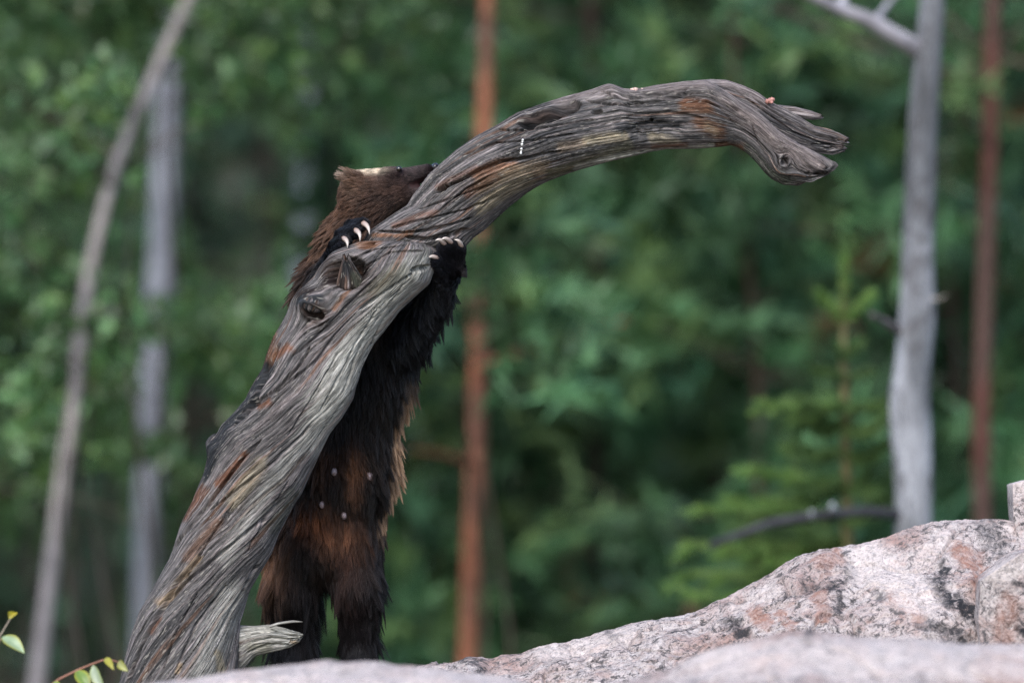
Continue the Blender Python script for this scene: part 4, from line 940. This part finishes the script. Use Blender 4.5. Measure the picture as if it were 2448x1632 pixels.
tree('birch_tree', 'distant grey birch glimpsed between the wolverine and the orange pine', 'tree', ptrunk([(1030, 1500, 42), (1020, 1100, 42), (1005, 800, 40), (1000, 300, 36)], 17.0, up=3), (.30, .31, .36), 'birch', 108, crown=(0.7, 1.0), reach=1.0, nlimb=14, per=30, size=.06)
tree('pine_tree', 'straight young pine with bright orange-red bark in mid forest', 'tree', ptrunk([(1118, 1600, 44), (1128, 1300, 45), (1140, 1050, 47), (1143, 900, 45), (1140, 700, 44), (1150, 480, 41), (1160, 250, 37), (1164, 50, 32), (1166, -120, 29)], 8.8, up=3.0), BARKC['pine'], 'pine', 104, crown=(0.62, 1.0), reach=1.0, nlimb=26, per=64, size=.075, patch=(.15, .075, .055), spatch=(3.2, 3), rusty=.008, var=.6, extra=[([P(1145, 875, 8.75), P(1220, 850, 8.6), P(1300, 828, 8.5), P(1400, 800, 8.45), P(1500, 765, 8.4)], .016), ([P(1135, 1110, 8.75), P(1060, 1085, 8.6), P(990, 1075, 8.5)], .012)])
tree('pine_tree', 'slender near-black pine trunk between the orange pine and the young spruce', 'tree', ptrunk([(1412, 1500, 36), (1424, 1200, 36), (1430, 900, 36), (1424, 600, 34), (1418, 350, 32), (1414, 100, 30)], 11.0, up=3.0), BARKC['darkpine'], 'pine', 105, crown=(0.45, 1.0), reach=1.0, nlimb=34, per=64, size=.075, rusty=.008)
tree('pine_tree', 'dim reddish brown pine trunk behind the grey dead tree', 'tree', ptrunk([(2350, 1330, 42), (2345, 1000, 41), (2356, 650, 39), (2366, 350, 38), (2374, 50, 37)], 8.5, up=3.0), BARKC['redpine'], 'pine', 106, crown=(0.42, 1.0), reach=1.1, nlimb=36, per=64, size=.075, patch=(.085, .05, .042), rusty=.008)

# the bare dead tree with its limbs
def mat_dead():
    m, n, l, b = newmat('dead_bark'); c = attr(n, 'col').outputs['Color']; g = n.new('ShaderNodeTexCoord').outputs['Object']
    a = noise(n, l, mapping(n, l, g, (34, 34, 7)), 1.0, 6, .7, .5); k = noise(n, l, mapping(n, l, g, (14, 14, 9)), 1.0, 5, .7, .8)
    x = mixc(n, l, 1.0, c, ramp(n, l, a.outputs[0], [(.3, .4), (.5, 1.0), (.68, 1.5)]).outputs[0], 'MULTIPLY'); x = mixc(n, l, ramp(n, l, k.outputs[0], [(.54, 0.0), (.62, .7)]).outputs[0], x, (.07, .065, .068))
    l.new(x, b.inputs['Base Color']); b.inputs['Roughness'].default_value = .85; l.new(bump(n, l, a.outputs[0], .8, .02), b.inputs['Normal']); return m
M_DEAD = mat_dead()
o = thing('dead_tree', ptrunk([(2180, 1300, 104), (2185, 1200, 102)], 4.5)[0, :3], 'grey barkless dead tree with bare broken limbs beside the young spruce', 'tree'); base = np.array(o.location)
mt = MB(); ct_ = ptrunk([(2180, 1330, 92), (2184, 1200, 90), (2180, 1060, 96), (2172, 960, 98), (2186, 850, 84), (2194, 760, 86), (2193, 680, 80), (2196, 560, 76), (2200, 420, 74), (2206, 300, 70), (2212, 200, 68), (2222, 90, 62), (2230, -20, 58), (2236, -120, 56)], 4.5, up=2.5)
trunk_tube(mt, ct_, (.135, .14, .152), n=160, nt_=28, var=.6, seed=61, patch=(.30, .305, .33), spatch=(2.6, 3)); mt.build('trunk', M_DEAD, o, base)
def limb(pts, y, w0, w1, col, seed, nn=30):
    s = (D + y) / D
    rows = np.array([np.r_[P(a, b, yy), 0] for a, b, yy in pts]); rows[:, 3] = np.linspace(w0, w1, len(rows)) * K * s / 2
    m_ = MB(); trunk_tube(m_, rows, col, n=nn, nt_=12, seed=seed, var=.4); return m_.build('limb', M_BARK, o, base)
limb([(2195, 118, 4.5), (2150, 92, 4.45), (2070, 46, 4.4), (1990, 16, 4.35), (1920, -20, 4.3), (1840, -70, 4.2)], 4.4, 46, 22, (.30, .28, .30), 62)
limb([(2090, 56, 4.4), (2115, 20, 4.5), (2150, -20, 4.6)], 4.4, 22, 10, (.26, .25, .27), 63, 12)
limb([(2010, 22, 4.36), (2020, -10, 4.4), (2030, -60, 4.4)], 4.4, 26, 12, (.34, .33, .36), 64, 12)
limb([(2150, 790, 4.5), (2120, 772, 4.4), (2085, 752, 4.3)], 4.4, 24, 12, (.15, .13, .13), 65, 12)
limb([(2165, 1232, 4.5), (2070, 1222, 4.4), (1950, 1232, 4.35), (1840, 1250, 4.35), (1760, 1280, 4.35), (1700, 1302, 4.3)], 4.4, 28, 18, (.040, .040, .046), 66)
for a_, b_, r_ in ((1993, 1219, .010), (1943, 1236, .008)):  # white glints on the dark limb, put in as small pale-coloured pegs
    m_ = MB(); v_, f_ = tube(np.array([P(a_, b_ + 4, 4.36), P(a_ - 2, b_ - 6, 4.32), P(a_ - 3, b_ - 14, 4.30)]), [r_, r_ * .9, r_ * .5], 9); m_.add(v_, f_, (.42, .43, .47)); m_.build('limb_glint', M_BARK, o, base)
limb([(2215, 712, 4.5), (2245, 716, 4.45), (2262, 706, 4.4)], 4.4, 8, 4, (.4, .36, .32), 67, 8)

# the young spruce: leader, whorls, new shoots
def young_spruce():
    r = np.random.default_rng(55); y = 4.9
    b0 = P(2030, 1400, y); b0[2] = 0.0
    t = thing('young_spruce', b0, 'small young spruce with bright green shoots beside the grey dead tree', 'sapling')
    s = (D + y) / D * K
    stem = np.array([np.r_[b0, 22 * s], np.r_[P(2028, 1500, y), 19 * s], np.r_[P(2024, 1200, y), 14 * s], np.r_[P(2018, 900, y), 10 * s], np.r_[P(2016, 770, y), 8 * s], np.r_[P(2017, 620, y), 3 * s]])
    mb = MB(); trunk_tube(mb, stem, (.11, .10, .045), n=50, nt_=10, seed=5); mb.build('stem', M_BARK, t, b0)
    def shoot(pts, cols, dens=1.0, ln=.016, w0=5, side=False):
        q = resample(np.array([P(a, b, yy) for a, b, yy in pts]), 14); m_ = MB()
        v, f = tube(q, np.linspace(w0 * s, 1.5 * s, 14), 6); m_.add(v, f, np.array((.13, .09, .04)))
        for i in range(13): needle_spray(m_, q[i], q[i + 1], r, cols, int(60 * dens), ln * 1.15, .0019)
        if side:
            for i in range(3, 13, 3):
                for sg in (-1, 1):
                    dd = (q[-1] - q[0]) / np.linalg.norm(q[-1] - q[0]); e = q[i] + (dd * .7 + np.array([0, sg * .6, -.15 + .2 * r.normal()])) * r.uniform(.05, .11)
                    for k in range(4): needle_spray(m_, q[i] + (e - q[i]) * k / 4, q[i] + (e - q[i]) * (k + 1) / 4, r, cols, 40, ln * 1.15, .0019)
        m_.build('shoot', M_NEEDLE, t, b0)
    G = GREENS['young']; G2 = [(.075, .14, .045), (.09, .16, .05), (.11, .18, .05)]
    shoot([(2016, 765, y), (2017, 690, y), (2018, 615, y)], G, 1.6, .017); shoot([(2012, 765, y), (1985, 735, y - .03), (1958, 700, y - .05)], G, 1.7, .018); shoot([(2020, 765, y), (2050, 735, y + .02), (2085, 702, y + .05)], G, 1.6, .018)
    shoot([(2014, 770, y), (2000, 745, y + .08), (1990, 715, y + .15)], G2, 1.4)
    for a in ([(2018, 905, y), (1985, 892, y - .05), (1945, 888, y - .08)], [(2022, 905, y), (2055, 895, y + .05), (2085, 888, y + .1)], [(2020, 860, y), (2010, 840, y - .06), (2000, 825, y - .1)], [(2020, 850, y), (2045, 830, y), (2060, 815, y + .04)]): shoot(a, G2, 1.3)
    lows = [(965, 1815, 965, G, 1.8), (970, 1900, 950, G2, 1.4), (975, 2120, 955, G2, 1.3), (1010, 1920, 1010, G2, 1.4), (1030, 2130, 1000, G2, 1.2), (1080, 1880, 1070, G2, 1.5), (1090, 2140, 1050, G2, 1.4), (1150, 1800, 1120, G, 1.5), (1165, 1850, 1190, G2, 1.5), (1170, 2150, 1130, G2, 1.5), (1220, 1660, 1215, G, 1.7), (1230, 1760, 1200, G, 1.4), (1245, 2120, 1190, G2, 1.5), (1300, 1640, 1300, G, 1.6), (1310, 1720, 1330, G, 1.5), (1330, 1620, 1375, G, 1.7), (1340, 1700, 1400, G2, 1.6), (1380, 1640, 1430, G, 1.6), (1330, 2140, 1300, G2, 1.3), (1400, 1760, 1440, G2, 1.5), (1290, 1830, 1280, G2, 1.4)]
    for by, ex, ey, g, dn in lows:
        for k in range(3):
            yy = y + r.uniform(-.28, .22); tx = ex + r.uniform(-12, 12) if k == 0 else 2022 + (ex - 2022) * r.uniform(.35, .85); ty = ey if k == 0 else by + (ey - by) * .6 + r.uniform(-20, 30)
            shoot([(2022, by, y), ((2022 + tx) / 2, (by + ty) / 2 + 12, (y + yy) / 2), (tx, ty, yy)], g if k < 2 else G2, dn * 1.2, .017, 4, k == 0)
young_spruce()

# birch saplings and bushes on the left, pines and spruces behind, each its own tree
def bush(label, x_px, y, h, seed, kind='birch', reach=.8, nlimb=30, per=44, size=.055, name='birch_sapling', group='leafy birch saplings on the forest edge', holes=HOLES, rusty=0.0, crown=(.12, 1.0), lean=0.0, bark=(.05, .042, .036), top=None):
    b = P(x_px, 1632, y); b[2] = float(ground_z(np.array(b[0]), np.array(b[1]))) - .05
    rs = .45 if h < 2.7 else (.6 if kind == 'birch' else 1.0); ctrl = np.array([[b[0], y, b[2], .020 * rs], [b[0] + lean * .4 + .05, y, b[2] + h * .4, .014 * rs], [b[0] + lean * .7 - .04, y, b[2] + h * .7, .010 * rs], [b[0] + lean, y, b[2] + h, .005 * rs]])
    if h < 2.7:
        label = {'birch_sapling': 'low birch sapling with a small tuft of leaves below the birch crowns', 'young_pine': 'low young pine with a small needle tuft round the orange pine trunk'}.get(name, label); group = {'birch_sapling': 'low birch saplings', 'young_pine': 'low young pines'}.get(name, group)
    tree(name, label, 'tree', ctrl, bark, kind, seed, group, crown=crown, reach=reach, nlimb=nlimb, per=per, size=size, holes=holes, rusty=rusty, limb_r=.008)
SAP = 'slim leafy birch sapling in the thicket round the leaning birch'
for x_, y_, h_, sd_, rc_ in [(-160, 9.4, 3.6, 201, .8), (60, 12.5, 4.2, 202, .9), (250, 13.0, 4.6, 203, 1.0), (-60, 14.5, 4.0, 204, 1.0), (560, 14.0, 2.0, 205, .8), (480, 12.0, 1.9, 206, .65), (700, 17.0, 4.8, 207, 1.1), (-380, 11.0, 4.0, 208, 1.0), (860, 16.0, 4.6, 209, 1.0)]:
    bush(SAP, x_, y_, h_, sd_, reach=rc_, crown=(.35 if h_ > 3 else .5, 1.0), nlimb=44, per=50, size=.062)
for x_, y_, h_, sd_, rc_, cs_ in [(-90, 8.8, 3.0, 211, .75, .3), (150, 9.2, 3.2, 212, .8, .66), (420, 9.4, 3.3, 213, .85, .76), (640, 9.6, 3.3, 214, .9, .76), (400, 9.0, 1.7, 215, .6, .74), (560, 9.6, 1.65, 216, .5, .76), (820, 10.0, 3.4, 217, .9, .7), (40, 9.6, 2.0, 218, .6, .5)]:
    bush(SAP, x_, y_, h_, sd_, reach=rc_, crown=(cs_, 1.0), nlimb=30, per=46, size=.062)
for x_, y_, h_, sd_, rc_, cs_ in [(235, 7.3, 1.86, 241, .38, .84), (330, 7.0, 2.45, 242, .40, .86), (170, 7.2, 1.62, 243, .30, .82)]:
    bush(SAP, x_, y_, h_, sd_, reach=rc_, crown=(cs_, 1.0), nlimb=12, per=30, size=.06, holes=HOLES[:1])
PN = 'bushy dark green young pine in the thicket behind the snag'
for x_, y_, h_, sd_, rc_ in [(900, 20, 5.0, 221, 1.1), (1020, 15.5, 4.6, 222, 1.0), (1290, 17, 4.8, 223, 1.1), (1540, 14.5, 4.4, 224, 1.1), (1700, 12.0, 4.0, 225, 1.0), (1850, 16, 4.8, 226, 1.2), (2010, 11.5, 4.2, 227, 1.0), (2150, 15, 4.6, 228, 1.1), (2280, 13.0, 4.4, 229, 1.0), (2460, 14.5, 4.6, 230, 1.1), (2640, 11.5, 4.2, 231, 1.1), (1600, 19, 5.2, 232, 1.2), (2820, 14, 4.6, 233, 1.1), (1230, 12.6, 4.4, 234, .8), (1440, 12.4, 4.2, 235, .9), (1780, 9.5, 3.6, 236, .8), (2260, 10.0, 3.6, 237, .8), (1330, 10.4, 2.2, 238, .6), (950, 10.4, 2.3, 239, .7)]:
    bush(PN, x_, y_, h_, sd_, 'pine', rc_, 52, 72, .10, 'young_pine', 'young pines in the thicket', (), .008, (.06, 1.0), 0, (.07, .045, .035))
for x_, y_, h_, sd_ in [(1185, 7.6, 1.95, 244), (1125, 7.8, 2.35, 245)]:
    bush(PN, x_, y_, h_, sd_, 'pine', .34, 16, 60, .085, 'young_pine', 'young pines in the thicket', (), 0, (.80, 1.0), 0, (.05, .04, .03))
SPN = 'tall dark spruce closing the forest far behind the birches'
for i, (x_, y_) in enumerate([(-500, 22), (-200, 24), (120, 22), (420, 25), (620, 23), (820, 27), (1080, 25), (1350, 24), (1580, 27), (1820, 24), (2080, 26), (2320, 23), (2580, 25), (2900, 23), (-800, 25), (3150, 26)]):
    bush(SPN, x_, y_, 7.5 + (i % 3), 260 + i, 'spruce', 1.5, 80, 72, .11, 'spruce_tree', 'spruces at the back of the clearing', (), .005, (.03, 1.0), 0, (.05, .04, .034))

# the wood beyond reads as one mass
def far_wood():
    r = np.random.default_rng(99); mb = MB()
    n = 26000
    c = np.stack([r.uniform(-14, 14, n), r.uniform(29, 52, n), r.uniform(0, 12, n) ** 1.0], 1)
    d = gn(c[:, 0] * .5, c[:, 1] * .4, c[:, 2] * .35, 77); c = c[d > -.25]
    leaves(mb, c, .42, [(.020, .050, .034), (.030, .066, .040), (.042, .078, .040)], r, droop=.8, slim=.5)
    for k in range(60):
        x, y = r.uniform(-13, 13), r.uniform(28, 50); v, f = tube(np.array([[x, y, -.1], [x + .1, y, 5], [x, y, 11]]), [.14, .11, .05], 7); mb.add(v, f, np.array((.06, .045, .04)))
    tag(mb.build('forest', M_NEEDLE, smooth=False), 'dark wall of far conifer wood behind all the trees', kind='stuff')
far_wood()

# ------------------------------------------------------------------ foreground sapling, scraps and droppings
def sprig():
    y = -0.75; b0 = P(20, 1900, y); b0[2] = float(ground_z(np.array(b0[0]), np.array(b0[1])))
    t = thing('willow_sapling', b0, 'small willow sapling with a few yellow-edged leaves beside the snag foot', 'sapling')
    s = K * (D + y) / D
    def twig(pts, w0, w1, col):
        q = resample(np.array([P(a, b, y + dy) for a, b, dy in pts]), 16); m_ = MB(); v, f = tube(q, np.linspace(w0, w1, 16) * s / 2, 8); m_.add(v, f, np.array(col)); m_.build('twig', M_BARK, t, b0)
    g = P(20, 1900, y); gp = 816 + (CZ - b0[2]) / s
    twig([(20, gp + 20, 0), (8, 1800, 0), (-18, 1650, 0), (-6, 1540, 0), (8, 1484, 0), (32, 1466, 0)], 12, 4, (.20, .17, .13)); twig([(14, 1830, 0), (70, 1690, -.02), (130, 1628, -.02), (180, 1603, -.02), (215, 1588, -.02), (252, 1574, -.02), (280, 1580, -.02), (296, 1586, -.02)], 9, 3, (.28, .14, .10)); twig([(-10, 1560, 0), (2, 1526, -.02), (14, 1528, -.02)], 5, 3, (.2, .16, .1))
    def leaf(a, b, w, col, rim, roll):
        p0, p1 = P(*a, y - .02), P(*b, y - .05); ax = p1 - p0; L = np.linalg.norm(ax); ax /= L
        side = np.cross(ax, np.array([0, -1, 0])); side /= np.linalg.norm(side); nrm = np.cross(side, ax); side = side * math.cos(roll) + nrm * math.sin(roll); nrm = np.cross(side, ax)
        nu, nv_ = 13, 9; U = np.linspace(0, 1, nu); Vv = np.linspace(-1, 1, nv_); hw = w * s / 2 * np.sin(np.pi * np.clip(U, .02, .98) ** .85) ** .8
        vs, cs = [], []
        for i in range(nu):
            for j in range(nv_):
                vs.append(p0 + ax * L * U[i] + side * hw[i] * Vv[j] + nrm * (abs(Vv[j]) * hw[i] * .35 + .12 * L * math.sin(math.pi * U[i])))
                e = max(0, (abs(Vv[j]) - .55) / .45); cs.append(np.array(col) * (1 - e) + np.array(rim) * e)
        m_ = MB(); m_.add(np.array(vs), gridfaces(nu, nv_, False)); m_.c = [np.array(cs)]; m_.build('leaf', M_LEAF, t, b0)
    gr, yl = (.17, .26, .055), (.34, .33, .03)
    leaf((6, 1522), (58, 1560), 34, (.30, .40, .24), yl, .5); leaf((20, 1472), (42, 1464), 18, (.45, .36, .04), yl, .2); leaf((184, 1602), (214, 1652), 34, gr, yl, .3); leaf((222, 1590), (250, 1646), 30, (.42, .48, .34), (.3, .36, .1), -.4); leaf((252, 1572), (272, 1600), 17, (.36, .33, .05), yl, .2); leaf((284, 1580), (306, 1603), 20, (.36, .36, .14), yl, -.2); leaf((130, 1628), (150, 1660), 18, gr, yl, .1)
sprig()
M_SCRAP = mat_plain('raw_scrap', (0.42, 0.20, 0.165), .5, .4, .5, 250)
M_WHITE = mat_plain('white_dropping', (0.75, 0.74, 0.72), .7, .3, .15, 200)
def scrap(name, label, cat, pts, mat, seed, group=None):
    mb = MB(); r = np.random.default_rng(seed)
    for (a, b, y, rad) in pts:
        c0 = P(a, b, y); u = np.linspace(.05, math.pi - .05, 8); w = np.linspace(0, 2 * math.pi, 12, endpoint=False); U, Wd = np.meshgrid(u, w, indexing='ij')
        dv = np.stack([np.sin(U) * np.cos(Wd), np.sin(U) * np.sin(Wd), np.cos(U)], -1).reshape(-1, 3); rr = 1 + .6 * gn(dv[:, 0] * 2 + seed, dv[:, 1] * 2, dv[:, 2] * 2 + a, seed)
        mb.add(c0 + dv * rr[:, None] * rad, gridfaces(8, 12))
    return tag(mb.build(name, mat), label, cat, group)
scrap('meat_scrap', 'small pink meat scrap lying on the arching branch near its fork', 'scrap', [(1841, 241, .03, .0055), (1847, 238, .03, .0045), (1835, 243, .035, .0050), (1845, 245, .025, .003)], M_SCRAP, 3)
scrap('meat_scrap', 'pale pink meat scrap on top of the arch in its shallow dip', 'scrap', [(1512, 216, .01, .005), (1520, 215, .005, .0045), (1527, 217, .015, .005), (1535, 216, .01, .004)], mat_plain('pale_scrap', (0.6, 0.42, 0.36), .4, .5, .3, 180), 4)
scrap('bird_dropping', 'thin white bird dropping streak on the dark rising part of the branch', 'dropping', [(1250 - .3 * k_, 333 + 2.1 * k_, -.0585, .0008 + .0016 * abs(math.sin(k_ * 1.3))) for k_ in range(17) if k_ not in (4, 8, 9, 10, 13)], M_WHITE, 5)
